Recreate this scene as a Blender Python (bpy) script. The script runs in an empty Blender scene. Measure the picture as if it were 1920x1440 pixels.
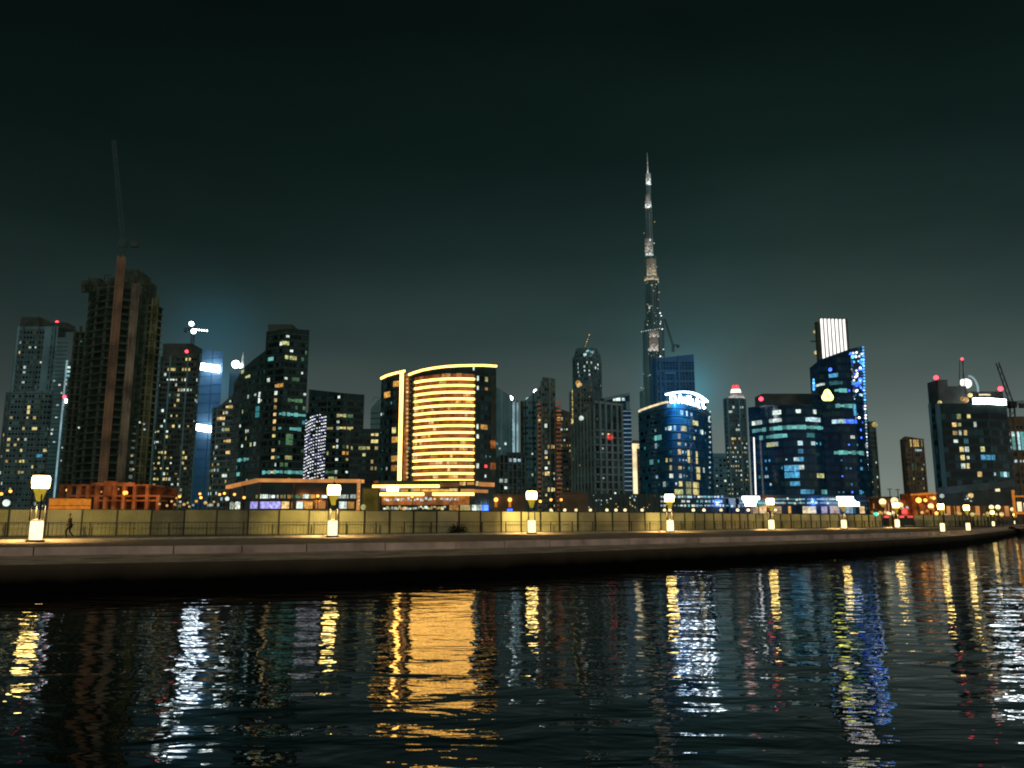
import bpy, bmesh, math, random
from math import sin, cos, tan, atan, atan2, pi, radians, sqrt
from mathutils import Vector, Matrix
rnd = random.Random(11)
scene = bpy.context.scene
COL = scene.collection

# ------------------------------------------------------------------ camera model
FPX, HC, TH = 1500.0, 1.35, atan(254.0/1500.0)
def ray(px, py):
    u, v = (px-960)/FPX, (720-py)/FPX
    return Vector((u, cos(TH)-v*sin(TH), sin(TH)+v*cos(TH)))
def at(px, py, Y):
    r = ray(px, py); t = Y/r.y
    return Vector((r.x*t, Y, HC+r.z*t))
def ground(px, py, z=0.0):
    r = ray(px, py); t = (z-HC)/r.z
    return Vector((r.x*t, r.y*t, z))
def interp(tab, x):
    if x <= tab[0][0]: return tab[0][1]
    for (a, b), (c, d) in zip(tab, tab[1:]):
        if x <= c: return b+(d-b)*(x-a)/(c-a)
    return tab[-1][1]

# ------------------------------------------------------------------ materials
def new_mat(name):
    m = bpy.data.materials.new(name); m.use_nodes = True
    nt = m.node_tree; nt.nodes.clear()
    return m, nt, nt.nodes, nt.links
def pr(name, base, rough=.6, spec=.4, metal=0.0, glow=None, gs=1.0, var=.35, nscale=.25, bump=0.0, bscale=2.0, stretch=(1,1,1)):
    m, nt, N, L = new_mat(name)
    out = N.new('ShaderNodeOutputMaterial'); p = N.new('ShaderNodeBsdfPrincipled')
    L.new(p.outputs[0], out.inputs[0])
    tc = N.new('ShaderNodeTexCoord'); mp = N.new('ShaderNodeMapping'); mp.inputs['Scale'].default_value = stretch
    L.new(tc.outputs['Object'], mp.inputs[0])
    n = N.new('ShaderNodeTexNoise'); n.inputs['Scale'].default_value = nscale; n.inputs['Detail'].default_value = 6
    L.new(mp.outputs[0], n.inputs['Vector'])
    mr = N.new('ShaderNodeMapRange'); mr.inputs[1].default_value = .3; mr.inputs[2].default_value = .7
    mr.inputs[3].default_value = 1-var; mr.inputs[4].default_value = 1+var
    L.new(n.outputs['Fac'], mr.inputs[0])
    mul = N.new('ShaderNodeVectorMath'); mul.operation = 'SCALE'; mul.inputs[0].default_value = base
    L.new(mr.outputs[0], mul.inputs['Scale']); L.new(mul.outputs[0], p.inputs['Base Color'])
    p.inputs['Roughness'].default_value = rough; p.inputs['Metallic'].default_value = metal
    p.inputs['Specular IOR Level'].default_value = spec
    if glow:  # faint emission standing in for light and haze on the surface
        m2 = N.new('ShaderNodeVectorMath'); m2.operation = 'SCALE'; m2.inputs[0].default_value = glow
        L.new(mr.outputs[0], m2.inputs['Scale']); L.new(m2.outputs[0], p.inputs['Emission Color'])
        p.inputs['Emission Strength'].default_value = gs
        m.cycles.emission_sampling = 'NONE'
    if bump:
        n2 = N.new('ShaderNodeTexNoise'); n2.inputs['Scale'].default_value = bscale; n2.inputs['Detail'].default_value = 5
        L.new(mp.outputs[0], n2.inputs['Vector'])
        b = N.new('ShaderNodeBump'); b.inputs['Strength'].default_value = bump
        L.new(n2.outputs['Fac'], b.inputs['Height']); L.new(b.outputs[0], p.inputs['Normal'])
    return m
def em(name, col, s, lo=.4, hi=1.25, nscale=1.1, obj=.55, sample=False, base=(.05,.05,.05)):
    m, nt, N, L = new_mat(name)
    out = N.new('ShaderNodeOutputMaterial'); p = N.new('ShaderNodeBsdfPrincipled'); L.new(p.outputs[0], out.inputs[0])
    p.inputs['Base Color'].default_value = (*base, 1); p.inputs['Roughness'].default_value = .4
    p.inputs['Emission Color'].default_value = (*col, 1)
    tc = N.new('ShaderNodeTexCoord'); oi = N.new('ShaderNodeObjectInfo')
    add = N.new('ShaderNodeVectorMath'); add.operation = 'ADD'
    sc = N.new('ShaderNodeVectorMath'); sc.operation = 'SCALE'; sc.inputs['Scale'].default_value = 1
    L.new(oi.outputs['Location'], sc.inputs[0])
    L.new(tc.outputs['Object'], add.inputs[0]); L.new(sc.outputs[0], add.inputs[1])
    n = N.new('ShaderNodeTexNoise'); n.inputs['Scale'].default_value = nscale; n.inputs['Detail'].default_value = 3
    L.new(add.outputs[0], n.inputs['Vector'])
    mr = N.new('ShaderNodeMapRange'); mr.inputs[1].default_value = .35; mr.inputs[2].default_value = .65
    mr.inputs[3].default_value = lo; mr.inputs[4].default_value = hi
    L.new(n.outputs['Fac'], mr.inputs[0])
    mo = N.new('ShaderNodeMapRange'); mo.inputs[3].default_value = 1-obj; mo.inputs[4].default_value = 1+obj
    L.new(oi.outputs['Random'], mo.inputs[0])
    a = N.new('ShaderNodeMath'); a.operation = 'MULTIPLY'; L.new(mr.outputs[0], a.inputs[0]); L.new(mo.outputs[0], a.inputs[1])
    b = N.new('ShaderNodeMath'); b.operation = 'MULTIPLY'; L.new(a.outputs[0], b.inputs[0]); b.inputs[1].default_value = s
    L.new(b.outputs[0], p.inputs['Emission Strength'])
    m.cycles.emission_sampling = 'AUTO' if sample else 'NONE'
    return m
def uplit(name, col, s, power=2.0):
    """cladding with its floodlight wash painted in as emission: brightest low down"""
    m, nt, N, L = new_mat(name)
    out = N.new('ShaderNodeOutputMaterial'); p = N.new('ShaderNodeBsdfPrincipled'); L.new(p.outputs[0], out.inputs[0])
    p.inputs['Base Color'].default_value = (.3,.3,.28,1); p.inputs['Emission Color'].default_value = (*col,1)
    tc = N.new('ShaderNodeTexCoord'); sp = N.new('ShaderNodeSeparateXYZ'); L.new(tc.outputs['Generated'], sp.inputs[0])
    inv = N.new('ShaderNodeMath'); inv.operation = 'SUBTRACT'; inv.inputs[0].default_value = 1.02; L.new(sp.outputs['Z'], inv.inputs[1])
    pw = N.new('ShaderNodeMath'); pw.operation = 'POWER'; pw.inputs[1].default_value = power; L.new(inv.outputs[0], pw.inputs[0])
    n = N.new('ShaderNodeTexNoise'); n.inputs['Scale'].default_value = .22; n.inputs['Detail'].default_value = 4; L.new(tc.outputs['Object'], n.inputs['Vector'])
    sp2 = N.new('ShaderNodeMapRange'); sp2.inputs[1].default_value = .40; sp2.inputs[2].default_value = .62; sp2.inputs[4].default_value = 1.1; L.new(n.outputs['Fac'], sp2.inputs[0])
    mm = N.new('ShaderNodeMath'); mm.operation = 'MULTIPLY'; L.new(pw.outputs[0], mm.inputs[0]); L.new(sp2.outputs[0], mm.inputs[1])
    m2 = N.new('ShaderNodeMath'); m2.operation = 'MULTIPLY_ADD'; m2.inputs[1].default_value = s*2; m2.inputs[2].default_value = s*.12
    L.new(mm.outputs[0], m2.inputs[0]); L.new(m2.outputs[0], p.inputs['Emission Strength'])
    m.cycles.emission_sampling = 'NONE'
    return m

M = {}
# lit windows, lamps, and surfaces with their light painted in as emission
M['warm']   = em('warm_window', (1,.66,.25), 0.78)
M['yellow'] = em('yellow_window', (1,.82,.30), 0.70)
M['amber']  = em('amber_window', (1,.48,.10), 0.63)
M['white']  = em('white_window', (.85,1,.88), 0.80)
M['cool']   = em('cool_window', (.60,.90,1), 0.70)
M['cyan']   = em('cyan_window', (.22,.76,.72), 0.52, lo=.65, hi=1.1)
M['teal']   = em('teal_window', (.06,.38,.42), .5, lo=.5)
M['sky']    = em('sky_blue_window', (.10,.50,.85), 0.63)
M['blue']   = em('blue_led', (.04,.12,1), 3.4)
M['sky_led']= em('sky_blue_led', (.10,.45,1), 2.6)
M['white_led'] = em('white_led', (.9,.95,1), 2.2)
M['green']  = em('green_window', (.15,.36,.17), .42, lo=.5)
M['lime']   = em('lime_window', (.80,.82,.32), 0.56, lo=.4)
M['red']    = em('red_beacon', (1,.05,.08), 4.5, lo=.9, hi=1.1, obj=.1)
M['redneon']= em('red_neon', (1,.06,.06), 2.0, obj=.1)
M['orange'] = em('orange_sodium', (1,.36,.06), 3.2, lo=.9, obj=.2)
M['orangel']= em('orange_lit_panel', (1,.30,.02), .5, lo=.8, obj=.1)
M['gold']   = em('gold_light_strip', (1,.52,.105), 5.6, lo=.9, hi=1.1, obj=.06, nscale=.3)
M['golddim']= em('gold_light_strip_dim', (1,.40,.11), .6, lo=.6, hi=1.2, obj=.1, nscale=.15)
M['goldled']= em('gold_edge', (1,.8,.45), 1.2, lo=.6, hi=1.1, obj=.1, nscale=.2)
M['spandrel'] = em('copper_lit_spandrel', (1,.27,.05), .26, lo=.35, hi=1.5, nscale=.5, obj=.0)  # orange spill from the light strips painted in as emission
M['sign']   = em('white_sign', (.80,.92,1), 17.0, lo=.9, hi=1.1, obj=.05)
M['signblue'] = em('blue_white_sign', (.62,.80,1), 8.0, lo=.8, hi=1.1, obj=.05)
M['violet'] = em('violet_shop', (.45,.42,1), 1.2)
M['floodw'] = em('white_floodlight', (.85,1,1), 9.0, lo=.95, hi=1.05, obj=.05)
M['lantern']= em('lantern_glass', (1,.68,.20), 13, lo=.95, hi=1.05, obj=.05, nscale=3)
M['collar'] = em('lantern_collar_glow', (1,.72,.05), .42, lo=.7, hi=1.1, obj=.05, nscale=3)  # lamplight on collars and cups painted in as emission
M['plinth'] = em('lantern_plinth_glow', (1,.80,.40), 2.0, lo=.85, hi=1.1, obj=.05, nscale=3)  # uplight on the white plinth painted in as emission
M['globe']  = em('globe_glass', (1,.80,.42), 1.6, lo=.9, hi=1.1, obj=.3, nscale=3)
M['logo']   = em('yellow_logo', (.95,1,.16), 4.5, lo=.85, hi=1.05, obj=0)
M['crown']  = em('white_crown_light', (1,.96,.90), 1.5, lo=.9, hi=1.1, obj=.08, nscale=.2)
M['paleblue'] = em('pale_blue_light', (.45,.72,.80), .55, lo=.5, hi=1.2, nscale=.12, obj=.1)
M['tealedge'] = em('teal_edge_light', (.25,.70,.70), .55, lo=.2, hi=1.5, nscale=.15, obj=.1)
M['hoist']  = em('orange_lit_hoist', (1,.55,.25), .034, lo=.5, hi=1.5, nscale=.12, obj=0)
M['hoist2'] = em('tan_lit_hoist', (1,.75,.42), .036, lo=.3, hi=1.7, nscale=.12, obj=0)
M['slabedge']= em('lit_slab_edge', (.40,.62,.75), .30, lo=.5, hi=1.3, nscale=.2)
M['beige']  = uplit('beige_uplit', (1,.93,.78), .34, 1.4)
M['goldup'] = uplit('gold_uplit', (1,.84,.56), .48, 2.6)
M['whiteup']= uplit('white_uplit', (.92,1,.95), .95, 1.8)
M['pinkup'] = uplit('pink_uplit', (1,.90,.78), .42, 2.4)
# dark facades, city light and haze painted in as faint glow
M['g_dark']  = pr('glass_dark', (.012,.020,.018), .10, .5, glow=(.0022,.0052,.0045), bump=.02, bscale=.6)
M['g_green'] = pr('glass_green', (.010,.022,.017), .10, .5, glow=(.0020,.0060,.0045), bump=.02, bscale=.6)
M['g_navy']  = pr('glass_navy', (.005,.016,.022), .10, .5, glow=(.0011,.0055,.0085), bump=.02, bscale=.6)
M['g_deep']  = pr('glass_deep_blue', (.004,.012,.026), .10, .5, glow=(.0009,.0040,.0085), bump=.02, bscale=.6)
M['g_blue']  = pr('glass_blue', (.008,.038,.062), .14, .5, glow=(.0018,.013,.023), bump=.02, bscale=.6)
M['c_dark']  = pr('concrete_dark', (.06,.065,.055), .8, .2, glow=(.0035,.0062,.0045))
M['c_mid']   = pr('concrete_mid', (.085,.115,.105), .8, .2, glow=(.005,.009,.008))
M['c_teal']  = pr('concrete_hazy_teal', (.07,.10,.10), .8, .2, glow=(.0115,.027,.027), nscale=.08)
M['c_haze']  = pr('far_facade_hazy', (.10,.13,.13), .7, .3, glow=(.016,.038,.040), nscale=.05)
M['c_blue']  = pr('far_facade_blue_lit', (.06,.12,.18), .7, .3, glow=(.0055,.021,.034), nscale=.03)  # blue light and haze painted into colour and glow, here and below
M['c_bluer'] = pr('tower_facade_blue_lit', (.03,.065,.10), .6, .3, glow=(.0035,.014,.025), nscale=.03)
M['c_warm']  = pr('facade_brown', (.11,.08,.055), .8, .2, glow=(.012,.009,.0055))
M['c_brown'] = pr('lowrise_brown', (.14,.10,.065), .85, .2, glow=(.012,.008,.004))
M['c_frame'] = pr('pale_frame', (.15,.20,.18), .8, .2, glow=(.010,.016,.014), nscale=.12)
M['w_dark']  = pr('window_unlit', (.008,.012,.012), .08, .6)
M['w_dark2'] = pr('window_unlit_teal', (.012,.024,.026), .1, .6, glow=(.004,.012,.012))
M['w_dim']   = pr('window_curtained', (.05,.045,.03), .3, .4, glow=(.030,.026,.010))
M['w_blue']  = pr('window_unlit_blue', (.006,.02,.05), .08, .6, glow=(.0012,.007,.011))
M['steel']   = pr('dark_steel', (.035,.04,.038), .5, .4, metal=.6)
M['black']   = pr('black_metal', (.012,.012,.011), .5, .4)
M['cranepaint'] = pr('crane_steel', (.05,.045,.03), .6, .3)
M['crane_haze'] = pr('crane_in_haze', (.03,.035,.03), .7, .2, glow=(.0060,.0128,.0108), var=.15)  # haze over the crane painted in as glow close to sky tone
M['roofing'] = pr('roof_plant', (.05,.055,.05), .8, .2, glow=(.004,.007,.006))

# ------------------------------------------------------------------ mesh builder
class MB:
    def __init__(s): s.v, s.f, s.mi = [], [], []
    def quad(s, a, b, c, d, mi=0):
        i = len(s.v); s.v += [Vector(a), Vector(b), Vector(c), Vector(d)]; s.f.append((i,i+1,i+2,i+3)); s.mi.append(mi)
    def poly(s, pts, mi=0):
        i = len(s.v); s.v += [Vector(p) for p in pts]; s.f.append(tuple(range(i, i+len(pts)))); s.mi.append(mi)
    def obox(s, c, tx, n, w, d, h, mi=0):
        """box centred at c, half sizes along tangent tx, normal n, z"""
        c = Vector(c); X = Vector((tx[0],tx[1],0))*w/2; Y = Vector((n[0],n[1],0))*d/2; Z = Vector((0,0,h/2))
        i = len(s.v)
        for sz in (-1,1):
            for sy in (-1,1):
                for sx in (-1,1): s.v.append(c+X*sx+Y*sy+Z*sz)
        for q in ((0,2,3,1),(4,5,7,6),(0,1,5,4),(2,6,7,3),(0,4,6,2),(1,3,7,5)):
            s.f.append(tuple(i+k for k in q)); s.mi.append(mi)
    def box(s, x0,x1,y0,y1,z0,z1, mi=0):
        s.obox(((x0+x1)/2,(y0+y1)/2,(z0+z1)/2),(1,0),(0,1),x1-x0,y1-y0,z1-z0,mi)
    def tube(s, p, q, r0, r1=None, n=8, mi=0, caps=True):
        r1 = r0 if r1 is None else r1
        p, q = Vector(p), Vector(q); d = (q-p).normalized()
        a = d.orthogonal().normalized(); b = d.cross(a)
        i = len(s.v)
        for c, r in ((p,r0),(q,r1)):
            for k in range(n):
                t = 2*pi*k/n; s.v.append(c+a*cos(t)*r+b*sin(t)*r)
        for k in range(n):
            s.f.append((i+k, i+(k+1)%n, i+n+(k+1)%n, i+n+k)); s.mi.append(mi)
        if caps:
            s.f.append(tuple(i+n-1-k for k in range(n))); s.mi.append(mi)
            s.f.append(tuple(i+n+k for k in range(n))); s.mi.append(mi)
    def lathe(s, c, prof, n=16, mi=0):
        c = Vector(c); i = len(s.v); m = len(prof)
        for r, z in prof:
            for k in range(n):
                t = 2*pi*k/n; s.v.append(c+Vector((cos(t)*r, sin(t)*r, z)))
        for j in range(m-1):
            for k in range(n):
                s.f.append((i+j*n+k, i+j*n+(k+1)%n, i+(j+1)*n+(k+1)%n, i+(j+1)*n+k)); s.mi.append(mi)
        s.f.append(tuple(i+n-1-k for k in range(n))); s.mi.append(mi)
        s.f.append(tuple(i+(m-1)*n+k for k in range(n))); s.mi.append(mi)
    def build(s, name, mats, parent=None, smooth=False, weld=False):
        me = bpy.data.meshes.new(name)
        off = world_loc(parent) if parent else Vector((0,0,0))
        me.from_pydata([v-off for v in s.v], [], s.f)
        for m in (mats if isinstance(mats, (list,tuple)) else [mats]): me.materials.append(M[m] if isinstance(m,str) else m)
        if max(s.mi or [0]) > 0: me.polygons.foreach_set('material_index', s.mi)
        me.validate(); me.update()
        if weld:
            bm = bmesh.new(); bm.from_mesh(me); bmesh.ops.remove_doubles(bm, verts=bm.verts, dist=.002); bm.to_mesh(me); bm.free()
        o = bpy.data.objects.new(name, me); COL.objects.link(o)
        if parent: o.parent = parent
        if smooth:
            me.polygons.foreach_set('use_smooth', [True]*len(me.polygons))
            me.set_sharp_from_angle(angle=radians(40))
        return o
def world_loc(o):
    v = Vector((0,0,0))
    while o: v += o.location; o = o.parent
    return v
def tag(o, label=None, cat=None, group=None, kind=None):
    for k, x in (('label',label),('category',cat),('group',group),('kind',kind)):
        if x: o[k] = x
    return o
def thing(name, loc, label, cat, group=None):
    o = bpy.data.objects.new(name, None); COL.objects.link(o); o.location = loc; o.empty_display_size = .5
    return tag(o, label, cat, group)
def copy_tree(o, parent=None):
    c = o.copy(); COL.objects.link(c); c.parent = parent
    for ch in list(o.children): copy_tree(ch, c)
    return c
def ball(name, c, r, mat, parent, n=10, sub=2):
    bm = bmesh.new(); bmesh.ops.create_icosphere(bm, subdivisions=sub, radius=r)
    me = bpy.data.meshes.new(name); bm.to_mesh(me); bm.free(); me.materials.append(M[mat])
    me.polygons.foreach_set('use_smooth', [True]*len(me.polygons))
    o = bpy.data.objects.new(name, me); COL.objects.link(o)
    if parent: o.parent = parent; o.location = Vector(c)-world_loc(parent)
    else: o.location = c
    return o
_wm = {}
def pane_mesh(w, h, mat, d=.17):
    w, h = round(w*8)/8 or .12, round(h*8)/8 or .12
    k = (round(w,2), round(h,2), mat, d)
    if k not in _wm:
        b = MB(); b.box(-w/2,w/2,-d*.7,d*.3,-h/2,h/2)
        me = bpy.data.meshes.new('window'); me.from_pydata([tuple(v) for v in b.v],[],b.f); me.materials.append(M[mat]); _wm[k] = me
    return _wm[k]
def spot(name, loc, aim, energy, col, size=130, blend=.6, radius=.15):
    l = bpy.data.lights.new(name,'SPOT'); l.energy = energy; l.color = col; l.spot_size = radians(size); l.spot_blend = blend; l.shadow_soft_size = radius
    o = bpy.data.objects.new(name,l); COL.objects.link(o); o.location = loc
    o.rotation_euler = (Vector(aim)-Vector(loc)).to_track_quat('-Z','Y').to_euler()
    return o

# ------------------------------------------------------------------ buildings
class Bld:
    """front = [(pixel column, depth)...] left to right; converted once into a footprint on the ground"""
    def __init__(s, name, label, cat, front, ytop, thick=25, group=None, ybase=955, fh=3.5, bw=3.6):
        ymin = ytop if not isinstance(ytop, list) else min(y for _, y in ytop)
        s.ytab = ytop if isinstance(ytop, list) else [(0, ytop)]
        s.ym = (ymin+ybase)/2; s.front = front
        s.path = [Vector((p.x, p.y)) for p in (at(px, s.ym, d) for px, d in front)]
        s.zt = [at(px, interp(s.ytab, px), d).z for px, d in front]
        s.H = max(s.zt); s.thick = thick; s.fh, s.bw = fh*.80, bw*.56
        c = sum(s.path, Vector((0,0)))/len(s.path)
        s.root = thing(name, (c.x, c.y+2, 0), label, cat, group)
        s.cum = [0.0]
        for a, b in zip(s.path, s.path[1:]): s.cum.append(s.cum[-1]+(b-a).length)
        s.L = s.cum[-1]; s.used = set()
    def pt(s, t):
        t = min(max(t, 0), s.L-1e-6)
        for i in range(len(s.path)-1):
            if t <= s.cum[i+1]:
                a, b = s.path[i], s.path[i+1]; tx = (b-a).normalized()
                return a+tx*(t-s.cum[i]), tx, Vector((tx.y,-tx.x)), s.zt[i]+(s.zt[i+1]-s.zt[i])*(t-s.cum[i])/(s.cum[i+1]-s.cum[i])
    def pix(s, px, py):
        r = ray(px, py); best = None
        for i in range(len(s.path)-1):
            a, b = s.path[i], s.path[i+1]; d = b-a
            den = r.x*d.y-r.y*d.x
            if abs(den) < 1e-9: continue
            k = (a.x*d.y-a.y*d.x)/den
            q = Vector((r.x*k, r.y*k)); w = (q-a).dot(d)/d.length_squared
            e = max(0, -w, w-1)
            if best is None or e < best[0]: best = (e, s.cum[i]+min(max(w,0),1)*d.length, HC+r.z*k)
        return best[1], best[2]
    def back(s, path=None):
        path = path or s.path
        f = (path[0].y+s.thick)/path[0].y*.97, (path[-1].y+s.thick)/path[-1].y*.97
        cx = (path[0].x+path[-1].x)/2; cy = (path[0].y+path[-1].y)/2
        ax = cx/cy
        def b(p):   # straight back along the view ray, drawn in 4 %
            y = p.y+s.thick; x = p.x*y/p.y; xm = cx*y/cy
            return Vector((xm+(x-xm)*.96, y))
        return b(path[-1]), b(path[0])
    def wall(s, mat, part='wall', z0=-.5, z1=None, path=None, zt=None):
        path = path or s.path; zt = zt or ([z1]*len(path) if z1 is not None else s.zt)
        br, bl = s.back(path); P = path+[br, bl]; Z = list(zt)+[zt[-1], zt[0]]
        b = MB(); n = len(P)
        for i in range(n):
            j = (i+1)%n
            b.quad((*P[i],z0),(*P[j],z0),(*P[j],Z[j]),(*P[i],Z[i]))
        b.poly([(*P[i],Z[i]) for i in range(n)])
        return b.build(part, mat, s.root)
    def sweep(s, b, z, h, out, t0=0, t1=None, zfun=None, inn=.0, mi=0):
        t1 = s.L if t1 is None else t1
        ts = [t0]+[c for c in s.cum if t0+.01 < c < t1-.01]+[t1]
        pr_ = []
        for t in ts:
            p, tx, n, zt = s.pt(t); zz = z if zfun is None else zt+zfun
            pr_.append((p-n*inn, p+n*out, zz))
        for (a, o, za), (a2, o2, zb) in zip(pr_, pr_[1:]):
            b.quad((*o,za-h/2),(*o2,zb-h/2),(*o2,zb+h/2),(*o,za+h/2),mi)
            b.quad((*o,za+h/2),(*o2,zb+h/2),(*a2,zb+h/2),(*a,za+h/2),mi)
            b.quad((*a,za-h/2),(*a2,zb-h/2),(*o2,zb-h/2),(*o,za-h/2),mi)
        for (a, o, za), fl in ((pr_[0],0),(pr_[-1],1)):
            q = [(*a,za-h/2),(*o,za-h/2),(*o,za+h/2),(*a,za+h/2)]
            b.quad(*(q if not fl else q[::-1]),mi)
    def strip(s, name, mat, z=None, h=.6, out=.4, t0=0, t1=None, zfun=None, parent=None):
        b = MB(); s.sweep(b, z, h, out, t0, t1, zfun); return b.build(name, mat, parent or s.root, weld=True)
    def slabs(s, mat, h=.4, out=.3, z0=4, z1=None, every=1, t0=0, t1=None, name='floor_slab_frame', inset=.6):
        b = MB(); z = z0; z1 = z1 or min(s.zt)-.6
        while z < z1: s.sweep(b, z, h, out, t0+.02, (t1 or s.L)-.02); z += s.fh*every
        return b.build(name, mat, s.root, weld=True)
    def fins(s, mat, every=1, w=.5, out=.45, z0=0, name='pilaster_frame', t0=0, t1=None, top=0.0):
        b = MB(); nb = s.nb(); t1 = t1 or s.L
        if every > 1: every = round(every*1.6)
        for k in range(0, nb+1, every):
            t = s.L*k/nb
            if t < t0-.1 or t > t1+.1: continue
            p, tx, n, zt = s.pt(min(max(t,w/2),s.L-w/2)); zt += top
            b.obox((*(p+n*out/2),(z0+zt)/2), tx, n, w, out, zt-z0)
            if every > 15 or nb//every <= 9: b.build('pilaster', mat, s.root); b = MB()
        return b.build(name, mat, s.root) if b.v else None
    def nb(s): return max(1, round(s.L/s.bw))
    def cell(s, c, r): return (c+.5)*s.L/s.nb(), 4+(r+.5)*s.fh
    def rows(s, c): 
        return int((s.pt(s.cell(c,0)[0])[3]-4.8)/s.fh)
    def lit(s, c, r, mat, wc=1, hc=1, wf=.72, hf=.5):
        nb = s.nb(); cw = s.L/nb
        t = (c+wc/2)*cw; z = 4+(r+hc/2)*s.fh
        p, tx, n, zt = s.pt(t)
        if z > zt-.3*s.fh: return
        for a in range(wc):
            for q in range(hc): s.used.add((c+a, r+q))
        w, h = cw*(wc-1+wf), s.fh*(hc-1+hf)
        if wc == 1 and hc == 1:
            w *= 1 if wf >= .86 else rnd.choice([.55,.75,.9,1,1]); h *= rnd.choice([.6,.8,1,1]); t += (rnd.random()-.5)*(cw*wf-w)
            p, tx, n, zt = s.pt(t)
        curved = wc > 2 and len(s.path) > 3
        if curved:
            b = MB(); s.sweep(b, z, h, .12, max(0,t-w/2), min(s.L,t+w/2)); return b.build('window', mat, s.root)
        o = bpy.data.objects.new('window', pane_mesh(w, h, mat)); COL.objects.link(o); o.parent = s.root
        o.location = Vector((p.x,p.y,z))-s.root.location; o.rotation_euler.z = atan2(tx.y, tx.x)
        return o
    def plit(s, lst, wf=.72, hf=.5):
        """windows the photo shows lit: (pixel column, row, colour[, bays, storeys])"""
        for it in lst:
            px, py, mat = it[:3]; wc = it[3] if len(it) > 3 else 1; hc = it[4] if len(it) > 4 else 1
            t, z = s.pix(px, py); cw = s.L/s.nb()
            c = min(max(int(t/cw-(wc-1)/2),0), s.nb()-wc); r = max(0,int((z-4)/s.fh-(hc-1)/2))
            if (c,r) in s.used: continue
            if wc > 2:
                for q in range(wc):
                    if (c+q,r) not in s.used and (rnd.random() > .13 or wc < 5): s.lit(c+q, r, mat, 1, hc, max(wf,.86), hf)
                continue
            s.lit(c, r, mat, wc, hc, wf, hf)
    def rlit(s, n, pal, c0=0, c1=1, r0=0, r1=1, wf=.72, hf=.5, wide=.0):
        nb = s.nb(); k = 0; tries = 0
        while k < n and tries < n*20:
            tries += 1
            c = int(nb*(c0+(c1-c0)*rnd.random())); c = min(c, nb-1); R = s.rows(c)
            if R < 1: continue
            r = int(R*(r0+(r1-r0)*rnd.random())); r = min(r, R-1)
            if (c,r) in s.used: continue
            wc = 2 if rnd.random() < wide and c+1 < nb else 1
            s.lit(c, r, rnd.choice(pal), wc, 1, wf, hf); k += 1
    def rest(s, mats=('w_dark','w_dark2','w_dark','w_dim'), skip=0.0, wf=.72, hf=.5, c0=0, c1=1, p=(6,3,3,.6)):
        b = MB(); nb = s.nb(); cw = s.L/nb
        for c in range(nb):
            if not (c0 <= (c+.5)/nb <= c1): continue
            for r in range(s.rows(c)):
                if (c,r) in s.used or rnd.random() < skip: continue
                t, z = s.cell(c, r); pp, tx, n, zt = s.pt(t)
                mi = rnd.choices(range(len(mats)), p[:len(mats)])[0]
                b.obox((*(pp+n*.03), z), tx, n, cw*wf, .12, s.fh*hf, mi)
        if b.v: return tag(b.build('window', list(mats), s.root), kind='stuff')
    def roofbox(s, px0, px1, y0, mat='roofing', part='plant_room', d=6, dd=10):
        """a block standing on the roof behind the front edge"""
        dep = sum(p.y for p in s.path)/len(s.path)+d
        a, c = at(px0,y0,dep), at(px1,y0,dep); zb = min(s.zt)-1
        b = MB(); b.box(a.x,c.x,dep,dep+dd,zb,at((px0+px1)/2,y0,dep).z); return b.build(part, mat, s.root)
    def beacon(s, px, py, r=.8, mat='red', d=3, mast=True):
        dep = sum(p.y for p in s.path)/len(s.path)+d; c = at(px,py,dep)
        if mast:
            b = MB(); b.tube((c.x,c.y,max(min(s.zt)-.5,c.z-14)),(c.x,c.y,c.z),.16,.08,6); m = b.build('mast','steel',s.root)
        return ball('beacon', c, r*.56, mat, s.root)
    def lamp(s, px, py, r, mat, name='flood_lamp', d=-.5):
        dep = sum(p.y for p in s.path)/len(s.path)+d
        return ball(name, at(px,py,dep), r, mat, s.root)

def box(px0, px1, d): return [(px0,d),(px1,d)]
def two(px0, pxc, px1, d0, dc, d1): return [(px0,d0),(pxc,dc),(px1,d1)]
def arc(px0, px1, d, bulge, n=14):
    return [(px0+(px1-px0)*k/n, d-bulge*sin(pi*k/n)) for k in range(n+1)]
def crane(name, label, base, top, tip, tail=None, mat='cranepaint', r=.5, lights=None, lmat='white_led', cab=True):
    """tower crane of square lattice mast, cab and luffing jib; world points"""
    base, top, tip = Vector(base), Vector(top), Vector(tip)
    root = thing(name, base, label, 'crane')
    def lattice(p, q, w, nm):
        b = MB(); d = q-p; n = max(3,int(d.length/(w*2.2))); dn = d.normalized(); a = dn.orthogonal().normalized()*w/2; c = dn.cross(a).normalized()*w/2
        cs = [a+c, a-c, -a-c, -a+c]
        for k in cs: b.tube(p+k, q+k*.8, w*.09, n=5)
        for i in range(n):
            u, v = p+d*i/n, p+d*(i+1)/n
            for k in range(4): b.tube(u+cs[k], v+cs[(k+1)%4], w*.05, n=4, caps=False)
        return b.build(nm, mat, root)
    lattice(base, top, r*3.2, 'mast')
    lattice(top, tip, r*2.2, 'jib')
    if cab:
        b = MB(); b.box(top.x-r*2.4,top.x+r*2.4,top.y-r*2,top.y+r*2,top.z-r*3,top.z+r*1.6); b.build('cab', mat, root)
    d = Vector(((top-tip).x,(top-tip).y,0)); d = d.normalized()*r*9 if d.length > .5 else Vector((r*6,0,0))
    lattice(top, top+d+Vector((0,0,r)), r*2, 'counter_jib')
    b = MB(); e = top+d*.85; b.box(e.x-r*2,e.x+r*2,e.y-r*1.5,e.y+r*1.5,e.z-r*3,e.z); b.build('counterweight','c_dark',root)
    for k in range(lights or 0): ball('jib_light', top+(tip-top)*(k+.6)/lights+Vector((0,-1,0)), r*.9, lmat, root, sub=1)
    return root

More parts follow.
